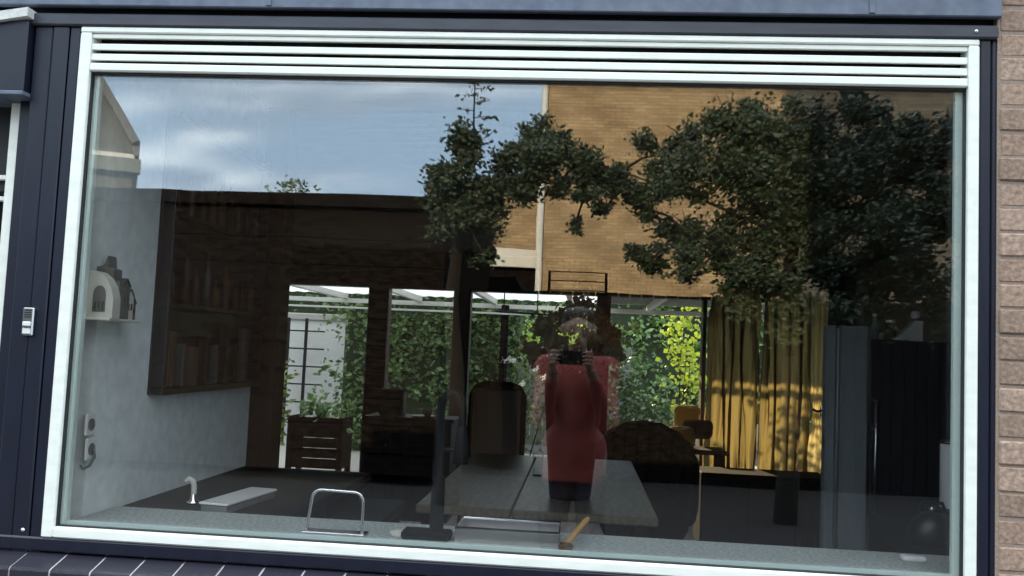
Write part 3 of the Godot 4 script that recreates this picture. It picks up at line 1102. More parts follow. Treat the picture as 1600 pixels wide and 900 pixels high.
func wall_ornament() -> void:
	var o := thing("ceramic_houses", "pale ceramic relief of little gabled houses on the pale wall", "wall ornament", Vector3(-1.142, 1.518, -0.07))
	var c: Material = mats["ceramic"]
	var g: Material = mats["ceramic_grey"]
	var dk: Material = mats["ceramic_dark"]
	# front house with round top, facing the window
	var st := begin()
	var poly := PackedVector2Array([Vector2(0, 0), Vector2(0.075, 0), Vector2(0.075, 0.055), Vector2(0.066, 0.085), Vector2(0.05, 0.11), Vector2(0.03, 0.125), Vector2(0, 0.13)])
	prism(st, poly, Basis.IDENTITY, Vector3(0, 0, -0.02), 0.04)
	var fh := obj("front_house", st, c, o)
	st = begin()
	var arch := PackedVector2Array([Vector2(0.018, 0.016)])
	for k in 9:
		var a := PI - PI * k / 8.0
		arch.append(Vector2(0.036 + 0.018 * cos(a), 0.062 + 0.026 * sin(a)))
	arch.append(Vector2(0.054, 0.016))
	prism(st, arch, Basis.IDENTITY, Vector3(0, 0, 0.0), 0.004)
	obj("arched_door", st, g, fh)
	st = begin()
	for k in 3:
		box(st, Vector3(0.026 + 0.011 * k, 0.034, 0.003), Vector3(0.005, 0.022, 0.003))
	obj("door_carving", st, dk, fh)
	# gabled houses climbing along the wall
	var specs := [[-0.028, 0.05, 0.05, 0.036], [-0.062, 0.066, 0.07, 0.042], [-0.1, 0.06, 0.045, 0.04], [-0.134, 0.05, 0.026, 0.04]]
	for k in 4:
		var s: Array = specs[k]
		var z: float = s[0]
		var hh: float = s[2] + 0.02
		var w: float = s[3]
		st = begin()
		prism(st, PackedVector2Array([Vector2(-w / 2, 0), Vector2(w / 2, 0), Vector2(w / 2, hh), Vector2(0, hh + w * 0.55), Vector2(-w / 2, hh)]), Basis(Vector3(0, 0, -1), Vector3(0, 1, 0), Vector3(1, 0, 0)), Vector3(s[1] / 2, 0, z - w * 0.5), s[1])
		var gh := obj("gabled_house", st, g if k % 2 else c, o)
		st = begin()
		for sg: float in [-1.0, 1.0]:
			box(st, Vector3(s[1] / 2, hh + w * 0.30, z - w * 0.5 + sg * w * 0.27), Vector3(s[1] + 0.006, 0.006, w * 0.72), 0.001, Basis(Vector3(1, 0, 0), sg * 0.83))
		obj("roof", st, g if k % 2 == 0 else dk, gh)
		st = begin()
		for q in 2:
			box(st, Vector3(s[1] + 0.001, hh * 0.55, z - w * (0.3 + 0.4 * q)), Vector3(0.003, hh * 0.28, w * 0.16))
		obj("window", st, dk, gh)
		st = begin()
		box(st, Vector3(s[1] * 0.6, hh + w * 0.55, z - w * 0.7), Vector3(0.009, 0.022, 0.009), 0.001)
		obj("chimney", st, g, gh)
	# the taller house behind with stepped gable
	st = begin()
	prism(st, PackedVector2Array([Vector2(0, 0), Vector2(0.07, 0), Vector2(0.07, 0.1), Vector2(0.05, 0.105), Vector2(0.05, 0.135), Vector2(0.034, 0.14), Vector2(0.03, 0.172), Vector2(0.02, 0.145), Vector2(0, 0.14)]), Basis.IDENTITY, Vector3(-0.002, 0.002, -0.065), 0.045)
	obj("tower_house", st, g, o)
	st = begin()
	box(st, Vector3(0.034, -0.004, -0.082), Vector3(0.076, 0.008, 0.175), 0.002)
	obj("base", st, c, o)

func wall_cabinet() -> void:
	var o := thing("display_cabinet", "dark framed shallow wall cabinet of bottles and books on the pale wall", "cabinet", Vector3(-1.142, 1.292, -0.45))
	var dw: Material = mats["black_front"]
	var st := begin()
	span(st, Vector3(0, 0, -0.84), Vector3(0.008, 0.9, 0.0))
	obj("back", st, dw, o)
	for a in [[0.0, 0.022, -0.84, 0.0], [0.878, 0.9, -0.84, 0.0]]:
		st = begin()
		span(st, Vector3(0.008, a[0], a[2]), Vector3(0.05, a[1], a[3]), 0.002)
		obj("frame", st, dw, o)
	for z in [-0.022, -0.84]:
		st = begin()
		span(st, Vector3(0.008, 0.022, z), Vector3(0.05, 0.878, z + 0.022), 0.002)
		obj("frame", st, dw, o)
	for y in [0.28, 0.57]:
		st = begin()
		span(st, Vector3(0.008, y, -0.818), Vector3(0.044, y + 0.012, -0.022))
		var sh := obj("shelf", st, dw, o)
		for k in 9:
			var hh := rng.randf_range(0.1, 0.2)
			var rr := rng.randf_range(0.012, 0.016)
			st = begin()
			lathe(st, Vector3(0.026, y + 0.012, -0.06 - k * 0.085 - rng.randf() * 0.02), [[0.0, 0.0], [rr, 0.0], [rr, hh * 0.6], [rr * 0.4, hh * 0.75], [rr * 0.4, hh], [0.0, hh]], 12)
			obj("bottle", st, mats[["brown_timber", "brown_cushion", "black_front", "ceramic_dark"][rng.randi() % 4]], sh)
	for k in 8:
		var hh := rng.randf_range(0.12, 0.22)
		st = begin()
		box(st, Vector3(0.026, 0.022 + hh / 2, -0.07 - k * 0.09), Vector3(0.028, hh, rng.randf_range(0.018, 0.05)), 0.002)
		obj("book", st, mats[["brown_timber", "brown_cushion", "ceramic_dark"][rng.randi() % 3]], o)

func chair_high(called: String, label: String, at: Vector3, turn: float) -> Node3D:
	var t := thing(called, label, "chair", at, turn)
	var st := begin()
	box(st, Vector3(0, 0.46, 0), Vector3(0.46, 0.08, 0.44), 0.03)
	obj("seat", st, mats["black_upholstery"], t)
	st = begin()
	var poly := PackedVector2Array()
	for q in [[-0.2, 0.5], [0.2, 0.5], [0.225, 0.8], [0.22, 1.15], [0.18, 1.22], [0.1, 1.25], [-0.1, 1.25], [-0.18, 1.22], [-0.22, 1.15], [-0.225, 0.8]]:
		poly.append(Vector2(q[0], q[1]))
	prism(st, poly, Basis.IDENTITY.rotated(Vector3.RIGHT, -0.08), Vector3(0, 0.0, -0.2 + 0.04), 0.05)
	obj("back_frame", st, mats["black_upholstery"], t)
	st = begin()
	box(st, Vector3(0, 0.87, -0.19), Vector3(0.37, 0.64, 0.05), 0.02, Basis.IDENTITY.rotated(Vector3.RIGHT, -0.08))
	obj("back_pad", st, mats["grey_upholstery"], t)
	for sx: float in [-1.0, 1.0]:
		for sz: float in [-1.0, 1.0]:
			st = begin()
			tube(st, [Vector3(sx * 0.19, 0.43, sz * 0.18), Vector3(sx * 0.21, 0.0, sz * 0.21)], [0.02, 0.014], 8)
			obj("leg", st, mats["black_upholstery"], t)
	return t

func living_room() -> void:
	# dining table
	var t := thing("dining_table", "long dining table with pale glossy top seen through the glass", "table", Vector3(0.02, 0, -2.95))
	var st := begin()
	span(st, Vector3(-0.55, 0.72, -1.12), Vector3(-0.11, 0.76, 1.09), 0.006)
	obj("table_leaf", st, mats["table_top"], t)
	st = begin()
	span(st, Vector3(-0.105, 0.72, -1.12), Vector3(0.555, 0.76, 1.09), 0.006)
	obj("table_leaf", st, mats["table_top"], t)
	st = begin()
	for s: float in [-1.0, 1.0]:
		span(st, Vector3(s * 0.48 - 0.012, 0.62, -1.04), Vector3(s * 0.48 + 0.012, 0.718, 1.0))
	obj("apron", st, mats["dark_wood"], t)
	for sx: float in [-1.0, 1.0]:
		for sz: float in [-1.0, 1.0]:
			st = begin()
			span(st, Vector3(sx * 0.49 - 0.04, 0.0, sz * 1.0 - 0.04), Vector3(sx * 0.49 + 0.04, 0.719, sz * 1.0 + 0.04), 0.006)
			obj("leg", st, mats["dark_wood"], t)
	chair_high("dining_chair", "high backed grey upholstered chair at the far end of the table", Vector3(-0.43, 0, -4.42), 0.0)
	# carafe and glass
	for k in 2:
		var gl := thing("drinking_glass", ["taller clear glass on the table left of the red vase", "shorter clear glass close beside the red vase"][k], "glass", Vector3(-0.03 + 0.1 * k, 0.76, -3.05 - 0.07 * k))
		st = begin()
		var hh := 0.14 - 0.04 * k
		lathe(st, Vector3.ZERO, [[0.0, 0.002], [0.028, 0.0], [0.034, hh], [0.031, hh], [0.026, 0.008], [0.0, 0.008]], 18)
		obj("glass_wall", st, mats["clear_glass"], gl)
		st = begin()
		lathe(st, Vector3(0, 0.0015, 0), [[0.0, 0.0], [0.0275, 0.0], [0.0275, 0.005], [0.0, 0.005]], 18)
		obj("glass_base", st, mats["dull_grey"], gl)
	# vase with dried hydrangeas
	var v := thing("flower_vase", "tall tapering dark red vase holding dried flowers on the table", "vase", Vector3(0.17, 0.76, -2.3))
	st = begin()
	lathe(st, Vector3.ZERO, [[0.0, 0.0], [0.1, 0.0], [0.105, 0.02], [0.125, 0.25], [0.145, 0.5], [0.148, 0.58], [0.14, 0.625], [0.125, 0.625], [0.12, 0.5], [0.0, 0.45]], 28)
	obj("vase_body", st, mats["red_glaze"], v)
	var petal := leaf_mesh(0.036, 0.036)
	var pm := leaf_mat("petals", lin(0.95, 0.95, 0.9), 0.8)
	var b := thing("dried_bouquet", "bunch of dried pale hydrangeas and orange blooms above the red vase", "flowers", Vector3(0.155, 1.38, -2.3))
	st = begin()
	var heads := [[-0.14, 0.21, 0.05, 0.075, 0], [-0.04, 0.27, -0.03, 0.075, 0], [0.04, 0.33, 0.02, 0.08, 1], [-0.18, 0.1, 0.08, 0.075, 0], [0.08, 0.17, 0.11, 0.065, 1], [0.13, 0.26, 0.0, 0.06, 2], [0.18, 0.2, 0.04, 0.055, 2], [-0.07, 0.14, 0.15, 0.06, 0], [0.01, 0.09, 0.13, 0.065, 3], [-0.1, 0.04, 0.13, 0.05, 3], [0.11, 0.07, 0.12, 0.06, 3], [0.2, 0.1, 0.02, 0.055, 0]]
	for h in heads:
		tube(st, [Vector3(0, -0.12, 0), Vector3(h[0] * 0.4, 0.0, h[2] * 0.4), Vector3(h[0], h[1], h[2])], [0.004, 0.003], 6)
	obj("stems", st, mats["hedge_core"], b)
	for h in heads:
		var cols := [[Color(0.86, 0.84, 0.68), Color(0.7, 0.68, 0.52)], [Color(0.9, 0.92, 0.74), Color(0.74, 0.78, 0.56)], [Color(0.9, 0.45, 0.14), Color(0.85, 0.68, 0.4)], [Color(0.3, 0.17, 0.13), Color(0.2, 0.13, 0.1)]]
		foliage("flower_head", b, [[Vector3(h[0], h[1], h[2]), Vector3.ONE * h[3] * 0.8, 170]], petal, pm, cols[h[4]][0], cols[h[4]][1], 70 + int(h[0] * 100))
	foliage("dry_leaves", b, [[Vector3(0, 0.03, 0.02), Vector3(0.15, 0.06, 0.12), 60]], leaf_mesh(0.09, 0.045), leaf_mat("dry_leaf", Color.BLACK, 0.7), Color(0.06, 0.055, 0.035), Color(0.1, 0.09, 0.05), 81)
	# round black armchair
	var a := thing("round_armchair", "rounded black armchair at the right side of the table", "armchair", Vector3(0.72, 0, -4.75))
	st = begin()
	lathe(st, Vector3.ZERO, [[0.0, 0.12], [0.3, 0.12], [0.34, 0.2], [0.34, 0.4], [0.3, 0.45], [0.0, 0.46]], 24)
	obj("seat", st, mats["black_upholstery"], a)
	st = begin()
	var shell := []
	for k in 10:
		var p := []
		for e in 2:
			var an := -0.35 + 3.84 * (k + e) / 10.0
			var hh := 0.58 + 0.32 * sin(PI * (k + e) / 10.0)
			p.append(Vector3(cos(an) * 0.33, hh, -sin(an) * 0.33))
		for f in [1.0, 0.88, 0.76, 0.64, 0.52]:
			shell.append([p[0] * Vector3(1, f, 1), p[1] * Vector3(1, f, 1), 0.07, 0.07])
	nets(st, shell, 0.02, 0.015)
	obj("backrest", st, mats["black_upholstery"], a)
	for k in 4:
		var an := PI / 4 + k * PI / 2
		st = begin()
		tube(st, [Vector3(cos(an) * 0.24, 0.13, sin(an) * 0.24), Vector3(cos(an) * 0.28, 0.0, sin(an) * 0.28)], [0.018, 0.012], 8)
		obj("leg", st, mats["dark_wood"], a)
	# window bench with cushions in the low sun
	var wb := thing("window_bench", "low wooden bench below the garden window with gold cushions on", "bench", Vector3(1.3, 0, -6.5))
	st = begin()
	span(st, Vector3(-0.28, 0.6, -0.2), Vector3(0.28, 0.645, 0.2), 0.006)
	obj("seat", st, mats["dark_wood"], wb)
	for sx: float in [-1.0, 1.0]:
		for sz: float in [-1.0, 1.0]:
			st = begin()
			span(st, Vector3(sx * 0.24 - 0.025, 0.0, sz * 0.17 - 0.025), Vector3(sx * 0.24 + 0.025, 0.6, sz * 0.17 + 0.025), 0.004)
			obj("leg", st, mats["dark_wood"], wb)
	var cush := [["gold_cushion", "gold cushion leaning against the garden window above the bench", Vector3(1.24, 0.9, -6.62), Vector3(0.26, 0.3, 0.1), "gold_upholstery"], ["gold_cushion", "small round gold cushion lying at the bench's end", Vector3(1.17, 0.73, -6.46), Vector3(0.22, 0.17, 0.13), "gold_upholstery"], ["brown_cushion", "dark brown cushion tucked between the two gold cushions", Vector3(1.33, 0.82, -6.5), Vector3(0.3, 0.14, 0.1), "brown_cushion"]]
	for c in cush:
		st = begin()
		var sz3: Vector3 = c[3]
		nets(st, [[Vector3(-sz3.x * 0.3, -sz3.y * 0.28, 0), Vector3(sz3.x * 0.3, -sz3.y * 0.28, 0), sz3.z * 0.55, sz3.z * 0.5], [Vector3(-sz3.x * 0.3, sz3.y * 0.28, 0), Vector3(sz3.x * 0.3, sz3.y * 0.28, 0), sz3.z * 0.5, sz3.z * 0.55], [Vector3(-sz3.x * 0.25, 0, 0), Vector3(sz3.x * 0.25, 0, 0), sz3.z * 0.6, sz3.z * 0.6]], 0.012, 0.012)
		var co := obj(c[0], st, mats[c[4]], self)
		co.position = c[2]
		tag(co, c[1], "cushion")
	# low sideboard under the curtains
	var sb := thing("low_sideboard", "low dark sideboard under the gold curtains", "sideboard", Vector3(1.75, 0, -5.0))
	st = begin()
	span(st, Vector3(-0.6, 0.06, -0.22), Vector3(0.38, 0.62, 0.2), 0.006)
	obj("carcass", st, mats["dark_wood"], sb)
	for k in 2:
		st = begin()
		span(st, Vector3(-0.58 + k * 0.35, 0.1, 0.2), Vector3(-0.24 + k * 0.35, 0.58, 0.215), 0.004)
		obj("door", st, mats["black_front"], sb)
	st = begin()
	span(st, Vector3(0.12, 0.1, 0.2), Vector3(0.36, 0.58, 0.215), 0.004)
	obj("door", st, mats["brown_timber"], sb)
	# sideboard with dishes on the left
	var s2 := thing("brown_sideboard", "brown wooden sideboard in front of the middle garden window", "sideboard", Vector3(-1.19, 0, -5.2))
	st = begin()
	span(st, Vector3(-0.34, 0.08, -0.2), Vector3(0.36, 0.88, 0.2), 0.006)
	obj("carcass", st, mats["brown_timber"], s2)
	st = begin()
	span(st, Vector3(-0.36, 0.88, -0.22), Vector3(0.38, 0.91, 0.22), 0.004)
	obj("top", st, mats["brown_timber"], s2)
	for k in 2:
		st = begin()
		span(st, Vector3(-0.33 + k * 0.345, 0.5, 0.2), Vector3(k * 0.345, 0.86, 0.212), 0.004)
		var dr := obj("drawer", st, mats["brown_timber"], s2)
		st = begin()
		lathe(st, Vector3(-0.165 + k * 0.345, 0.68, 0.225), [[0.0, -0.012], [0.012, 0.0], [0.0, 0.012]], 10)
		obj("knob", st, mats["steel"], dr)
	var bx := thing("red_box", "dark red box standing on the brown sideboard", "box", Vector3(-1.36, 0.91, -5.2))
	st = begin()
	box(st, Vector3(0, 0.1, 0), Vector3(0.2, 0.2, 0.16), 0.01)
	obj("box_body", st, mats["red_glaze"], bx)
	st = begin()
	box(st, Vector3(0, 0.207, 0), Vector3(0.21, 0.014, 0.17), 0.004)
	obj("lid", st, mats["dark_wood"], bx)
	var bw := thing("white_bowl", "small white bowl on a plate on the brown sideboard", "bowl", Vector3(-1.08, 0.91, -5.12))
	st = begin()
	lathe(st, Vector3.ZERO, [[0.0, 0.0], [0.06, 0.0], [0.11, 0.012], [0.1, 0.014], [0.0, 0.008]], 20)
	obj("plate", st, mats["ceramic"], bw)
	st = begin()
	lathe(st, Vector3(0.03, 0.01, 0), [[0.0, 0.0], [0.025, 0.0], [0.055, 0.05], [0.05, 0.05], [0.022, 0.008], [0.0, 0.008]], 20)
	obj("bowl", st, mats["white_plastic"], bw)
	# curtains
	var cu2 := thing("gold_curtains", "gold curtains glowing with low sun at the garden window", "curtain", Vector3(0, 0, -6.62))
	curtain(cu2, "curtain_panel", 1.42, 1.93, 0.45, 2.2, 5, 0.07, 1, mats["gold_curtain"])
	curtain(cu2, "curtain_panel", 1.93, 2.38, 0.45, 2.2, 4, 0.08, 2, mats["gold_curtain"])
	st = begin()
	tube(st, [Vector3(1.35, 2.22, 0.0), Vector3(2.75, 2.22, 0.0)], [0.014], 10)
	obj("curtain_rod", st, mats["dark_wood"], cu2)
	# tied back panel, narrow at the tie and flaring below
	st = begin()
	next_smooth(st)
	var prof := [[2.2, 0.10], [1.9, 0.095], [1.5, 0.085], [1.2, 0.06], [1.08, 0.034], [1.02, 0.03], [0.95, 0.045], [0.8, 0.07], [0.6, 0.11], [0.45, 0.12]]
	for k in prof.size() - 1:
		for j in 24:
			var q := []
			for e in [[k, j], [k, j + 1], [k + 1, j + 1], [k + 1, j]]:
				var u: float = e[1] / 24.0
				var hw: float = prof[e[0]][1]
				q.append(Vector3(2.46 + (u - 0.5) * 2.0 * hw, prof[e[0]][0], 0.02 + 0.018 * sin(u * TAU * 3.5)))
			quad(st, q[0], q[1], q[2], q[3], Vector3(0, 0, 1))
	var tied := obj("tied_panel", st, mats["cream_curtain"], cu2)
	st = begin()
	tube(st, [Vector3(2.42, 1.06, 0.045), Vector3(2.46, 1.04, 0.06), Vector3(2.505, 1.05, 0.045)], [0.012], 8)
	obj("tie", st, mats["dark_wood"], tied)

func curtain(parent: Node, called: String, x0: float, x1: float, y0: float, y1: float, folds: int, depth: float, seed_: int, m: Material) -> void:
	var st := begin()
	next_smooth(st)
	var n := FastNoiseLite.new()
	n.seed = seed_
	n.frequency = 2.0
	var cols := folds * 22
	var rows := 10
	var at := func(i: int, j: int) -> Vector3:
		var u := float(i) / cols
		var v := float(j) / rows
		var w := n.get_noise_2d(u * 2.2, v * 0.25)
		var ph := TAU * folds * (u + 0.22 * n.get_noise_2d(u * 1.1 + 31.0, v * 0.2))
		var am := 0.55 + 0.9 * absf(n.get_noise_2d(u * 2.5 + 7.0, v * 0.3 + 2.0))
		var zz := sin(ph) + 0.35 * sin(ph * 2.0 + 3.0 * w)
		return Vector3(lerpf(x0, x1, u) + 0.035 * cos(ph) * am, lerpf(y0, y1, v), depth * am * zz)
	for i in cols:
		for j in rows:
			quad(st, at.call(i, j), at.call(i + 1, j), at.call(i + 1, j + 1), at.call(i, j + 1), Vector3(0, 0, 1))
	obj(called, st, m, parent)

# ---------------------------------------------------------------- the back garden
func garden() -> void:
	var st := begin()
	span(st, Vector3(-12, -0.3, -11.2), Vector3(9, -0.02, -6.95))
	setting("patio", mats["pale_paving"], st)
	# pergola roof that shades the patio
	var p := thing("pergola", "white beamed pergola with a solid roof over the patio", "pergola", Vector3(0, 0, -7.0))
	st = begin()
	st.set_smooth_group(-1)
	for k in 10:
		# corrugated sheet, one slope per half wave
		for j in 6:
			var xa := -4.6 + (k * 6 + j) * 8.2 / 96.0
			var xb := xa + 8.2 / 96.0
			quad(st, Vector3(xa, 2.2 + 0.012 * (j % 2), -3.1), Vector3(xb, 2.2 + 0.012 * ((j + 1) % 2), -3.1), Vector3(xb, 2.2 + 0.012 * ((j + 1) % 2), -0.1), Vector3(xa, 2.2 + 0.012 * (j % 2), -0.1), Vector3.UP)
	obj("roof_sheet", st, mats["translucent_sheet"], p)
	for k in 20:
		st = begin()
		span(st, Vector3(0.53 + k * 0.155, 2.2, -3.1), Vector3(0.68 + k * 0.155, 2.225, -0.1), 0.003)
		obj("roof_board", st, mats["dull_grey"], p)
	for k in 8:
		st = begin()
		var x := -4.2 + k * 1.05
		span(st, Vector3(x, 2.12, -3.03), Vector3(x + 0.06, 2.197, -0.15), 0.004)
		obj("rafter", st, mats["white_render"], p)
	st = begin()
	span(st, Vector3(-4.6, 2.075, -3.12), Vector3(3.6, 2.135, -3.04), 0.005)
	obj("front_beam", st, mats["white_render"], p)
	st = begin()
	span(st, Vector3(-4.6, 1.985, -2.9), Vector3(0.2, 2.01, -2.86), 0.005)
	obj("lower_rail", st, mats["white_render"], p)
	for x in [-4.5, -0.92, 3.4]:
		st = begin()
		span(st, Vector3(x, -0.02, -3.0), Vector3(x + 0.1, 2.12, -2.9), 0.005)
		obj("post", st, mats["black_boards"], p)
	# white wall with black trellis
	var w := thing("garden_wall", "white garden wall with pale coping behind a black trellis", "wall", Vector3(-3.3, 0, -11.0))
	st = begin()
	span(st, Vector3(-3.0, -0.2, -0.1), Vector3(0.5, 1.83, 0.1))
	obj("render", st, mats["white_render"], w)
	st = begin()
	span(st, Vector3(-3.0, 1.83, -0.14), Vector3(0.5, 1.93, 0.14), 0.01)
	obj("coping", st, mats["pale_paving"], w)
	var tr := thing("trellis", "black metal trellis standing against the white garden wall", "trellis", Vector3(-4.0, 0, -10.7))
	for x in [-0.6, -0.14, 0.13]:
		st = begin()
		span(st, Vector3(x - 0.02, 0, -0.02), Vector3(x + 0.02, 1.85, 0.02), 0.003)
		obj("upright", st, mats["black_plastic"], tr)
	for k in 6:
		st = begin()
		span(st, Vector3(-1.2, 0.35 + k * 0.26, 0.02), Vector3(0.42, 0.372 + k * 0.26, 0.04), 0.003)
		obj("rail", st, mats["black_plastic"], tr)
	var lm := leaf_mat("garden_leaf", lin(0.45, 0.5, 0.3), 0.45)
	# hedges
	hedge("tall_hedge", "tall dark green hedge filling the left garden doors", Vector3(-3.35, 0, -11.3), Vector3(-0.6, 3.4, -10.4), 9000, Color(0.035, 0.08, 0.03), Color(0.22, 0.34, 0.11), 101, lm)
	hedge("back_hedge", "light green hedge rising behind the white garden wall", Vector3(-7.5, 0, -12.6), Vector3(-3.0, 3.2, -11.7), 4500, Color(0.05, 0.12, 0.04), Color(0.16, 0.28, 0.09), 111, lm)
	hedge("far_hedge", "far green hedge behind the middle and right garden windows", Vector3(-6, 0, -21), Vector3(9, 3.3, -20), 9000, Color(0.1, 0.2, 0.06), Color(0.3, 0.46, 0.14), 102, lm, true, 1.7)
	# grey fence with bright flowering strip above
	var f := thing("grey_fence", "weathered grey board fence behind the garden flowers", "fence", Vector3(-1.6, 0, -12.4))
	for k in 26:
		st = begin()
		span(st, Vector3(k * 0.1, 0, 0), Vector3(k * 0.1 + 0.093, 1.62 + rng.randf_range(-0.012, 0.012), 0.022), 0.003)
		obj("board", st, mats["dull_grey"], f)
	for y in [0.4, 1.3]:
		st = begin()
		span(st, Vector3(0, y, -0.05), Vector3(2.6, y + 0.08, -0.001), 0.003)
		obj("rail", st, mats["dull_grey"], f)
	var yl := leaf_mat("yellow_leaf", lin(0.85, 0.9, 0.4), 0.5)
	shrub("flowering_shrub", "bright yellow green shrub growing over the grey fence", Vector3(-0.3, 0, -12.9), [[Vector3(-0.5, 1.75, 0), Vector3(0.6, 0.22, 0.25), 420], [Vector3(0.4, 1.8, 0), Vector3(0.5, 0.25, 0.25), 380]], leaf_mesh(0.07, 0.05), yl, Color(0.16, 0.3, 0.05), Color(0.36, 0.5, 0.1), 103)
	shrub("sunlit_bush", "sunlit yellow green bush beside the gold curtains", Vector3(1.6, 0, -10.7), [[Vector3(0.0, 1.95, 0), Vector3(0.3, 0.28, 0.22), 120], [Vector3(0.08, 1.55, 0), Vector3(0.3, 0.3, 0.22), 130], [Vector3(0.18, 1.15, 0.05), Vector3(0.24, 0.28, 0.2), 90], [Vector3(0.15, 0.75, 0.05), Vector3(0.22, 0.22, 0.2), 60], [Vector3(0.2, 2.25, 0), Vector3(0.2, 0.2, 0.2), 60]], leaf_mesh(0.1, 0.075), yl, Color(0.24, 0.34, 0.04), Color(0.44, 0.52, 0.1), 104)
	shrub("dark_shrub", "dark green shrub left of the sunlit yellow bush", Vector3(0.9, 0, -11.2), [[Vector3(-0.25, 1.0, 0), Vector3(0.55, 0.6, 0.3), 1500], [Vector3(0.3, 0.45, 0.2), Vector3(0.7, 0.5, 0.3), 1500], [Vector3(-0.7, 0.35, 0.3), Vector3(0.6, 0.4, 0.3), 1000]], leaf_mesh(0.09, 0.055), lm, Color(0.04, 0.085, 0.035), Color(0.1, 0.18, 0.08), 105)
	shrub("rose_bush", "rose bush with white blooms below the grey fence", Vector3(-0.55, 0, -10.2), [[Vector3(0, 0.75, 0), Vector3(0.6, 0.5, 0.25), 700], [Vector3(0.35, 1.15, 0), Vector3(0.25, 0.25, 0.2), 160]], leaf_mesh(0.06, 0.045), lm, Color(0.03, 0.06, 0.02), Color(0.09, 0.12, 0.04), 106)
	var roses := thing("white_roses", "cluster of small white rose blooms in the garden", "flowers", Vector3(-0.6, 1.2, -9.92))
	for q in [Vector3(-0.26, 0.16, 0), Vector3(-0.18, 0.17, 0), Vector3(-0.11, 0.17, 0), Vector3(0.18, 0.08, 0), Vector3(0.32, -0.03, 0), Vector3(0.0, -0.15, 0)]:
		foliage("bloom", roses, [[q, Vector3.ONE * 0.035, 26]], leaf_mesh(0.04, 0.035), leaf_mat("rose_petal", lin(0.8, 0.8, 0.8), 0.7), Color(0.75, 0.75, 0.68), Color(0.85, 0.85, 0.8), 110 + int(q.x * 100))
	# planter
	var pl := thing("wooden_planter", "dark wooden box planter on the patio outside the glass door", "planter", Vector3(-2.77, -0.02, -7.95))
	for k in 5:
		st = begin()
		span(st, Vector3(-0.3, 0.1 + k * 0.115, 0.19), Vector3(0.3, 0.208 + k * 0.115, 0.215), 0.004)
		obj("board", st, mats["dark_wood"], pl)
	for s: float in [-1.0, 1.0]:
		st = begin()
		span(st, Vector3(s * 0.3 - 0.02, 0.1, -0.2), Vector3(s * 0.3 + 0.02, 0.67, 0.19), 0.004)
		obj("side_board", st, mats["dark_wood"], pl)
		for z in [-0.19, 0.2]:
			st = begin()
			span(st, Vector3(s * 0.29 - 0.03, 0.0, z - 0.03), Vector3(s * 0.29 + 0.03, 0.66, z + 0.024), 0.004)
			obj("leg", st, mats["dark_wood"], pl)
	st = begin()
	span(st, Vector3(-0.28, 0.55, -0.2), Vector3(0.28, 0.6, 0.19))
	obj("soil", st, mats["hedge_core"], pl)
	shrub("planter_plant", "leafy pale green plant growing in the wooden planter", Vector3(-2.8, 0.58, -7.95), [[Vector3(0, 0.14, 0), Vector3(0.24, 0.14, 0.18), 170]], leaf_mesh(0.09, 0.07), lm, Color(0.12, 0.24, 0.08), Color(0.3, 0.42, 0.2), 107)
	shrub("upright_plant", "slim yellowish plant beside the planter at the door edge", Vector3(-3.27, 0, -7.9), [[Vector3(0.02, 1.0, 0), Vector3(0.1, 0.22, 0.1), 60], [Vector3(0.0, 0.6, 0), Vector3(0.09, 0.3, 0.1), 80]], leaf_mesh(0.11, 0.06), lm, Color(0.1, 0.14, 0.03), Color(0.3, 0.36, 0.08), 108)
	# hanging rail with cups under the pergola
	var hr := thing("hanging_rail", "dark hanging rail with short hooks under the pergola", "rail", Vector3(-0.25, 1.93, -8.4))
	st = begin()
	tube(st, [Vector3(-0.6, 0.03, 0), Vector3(0.45, 0.0, 0)], [0.014], 8)
	obj("rod", st, mats["black_plastic"], hr)
	for x in [-0.5, -0.1, 0.35]:
		st = begin()
		tube(st, [Vector3(x, 0.015, 0), Vector3(x, 0.32, 0)], [0.008], 6)
		obj("hanger", st, mats["black_plastic"], hr)

func hedge(called: String, label: String, lo: Vector3, hi: Vector3, n: int, c0: Color, c1: Color, seed_: int, m: Material, front_to_us := true, big := 1.0) -> void:
	var at := Vector3((lo.x + hi.x) / 2, lo.y, (lo.z + hi.z) / 2)
	var h := thing(called, label, "hedge", at)
	var s := (hi - lo) * 0.5
	var st := begin()
	span(st, Vector3(-s.x + 0.1, 0, -s.z + 0.12), Vector3(s.x - 0.1, s.y * 2 - 0.12, s.z - 0.12), 0.05)
	obj("twigs", st, mats["hedge_core"], h)
	# leaves thick on the faces: front, then top and back
	var r := RandomNumberGenerator.new()
	r.seed = seed_
	var cl := []
	for k in int(n / 40.0):
		var q := Vector3(r.randf_range(-s.x, s.x), r.randf_range(0.0, s.y * 2), s.z if front_to_us else -s.z)
		if k % 9 == 7:
			q = Vector3(q.x, s.y * 2, r.randf_range(-s.z, s.z))
		elif k % 9 == 8:
			q.z = -q.z
		cl.append([q, Vector3(0.34, 0.3, 0.12) * r.randf_range(0.6, 1.3), 40])
	foliage("leaves", h, cl, leaf_mesh(0.1 * big, 0.06 * big), m, c0, c1, seed_ + 1)

func shrub(called: String, label: String, at: Vector3, clumps: Array, leaf: Mesh, m: Material, c0: Color, c1: Color, seed_: int) -> void:
	var t := thing(called, label, "shrub", at)
	var st := begin()
	for c in clumps:
		var e: Vector3 = c[0]
		tube(st, [Vector3(e.x * 0.2, 0, 0), Vector3(e.x * 0.6, e.y * 0.5, e.z * 0.5), e], [0.012, 0.009, 0.004], 6)
	obj("stems", st, mats["bark"], t)
	foliage("leaves", t, clumps, leaf, m, c0, c1, seed_)

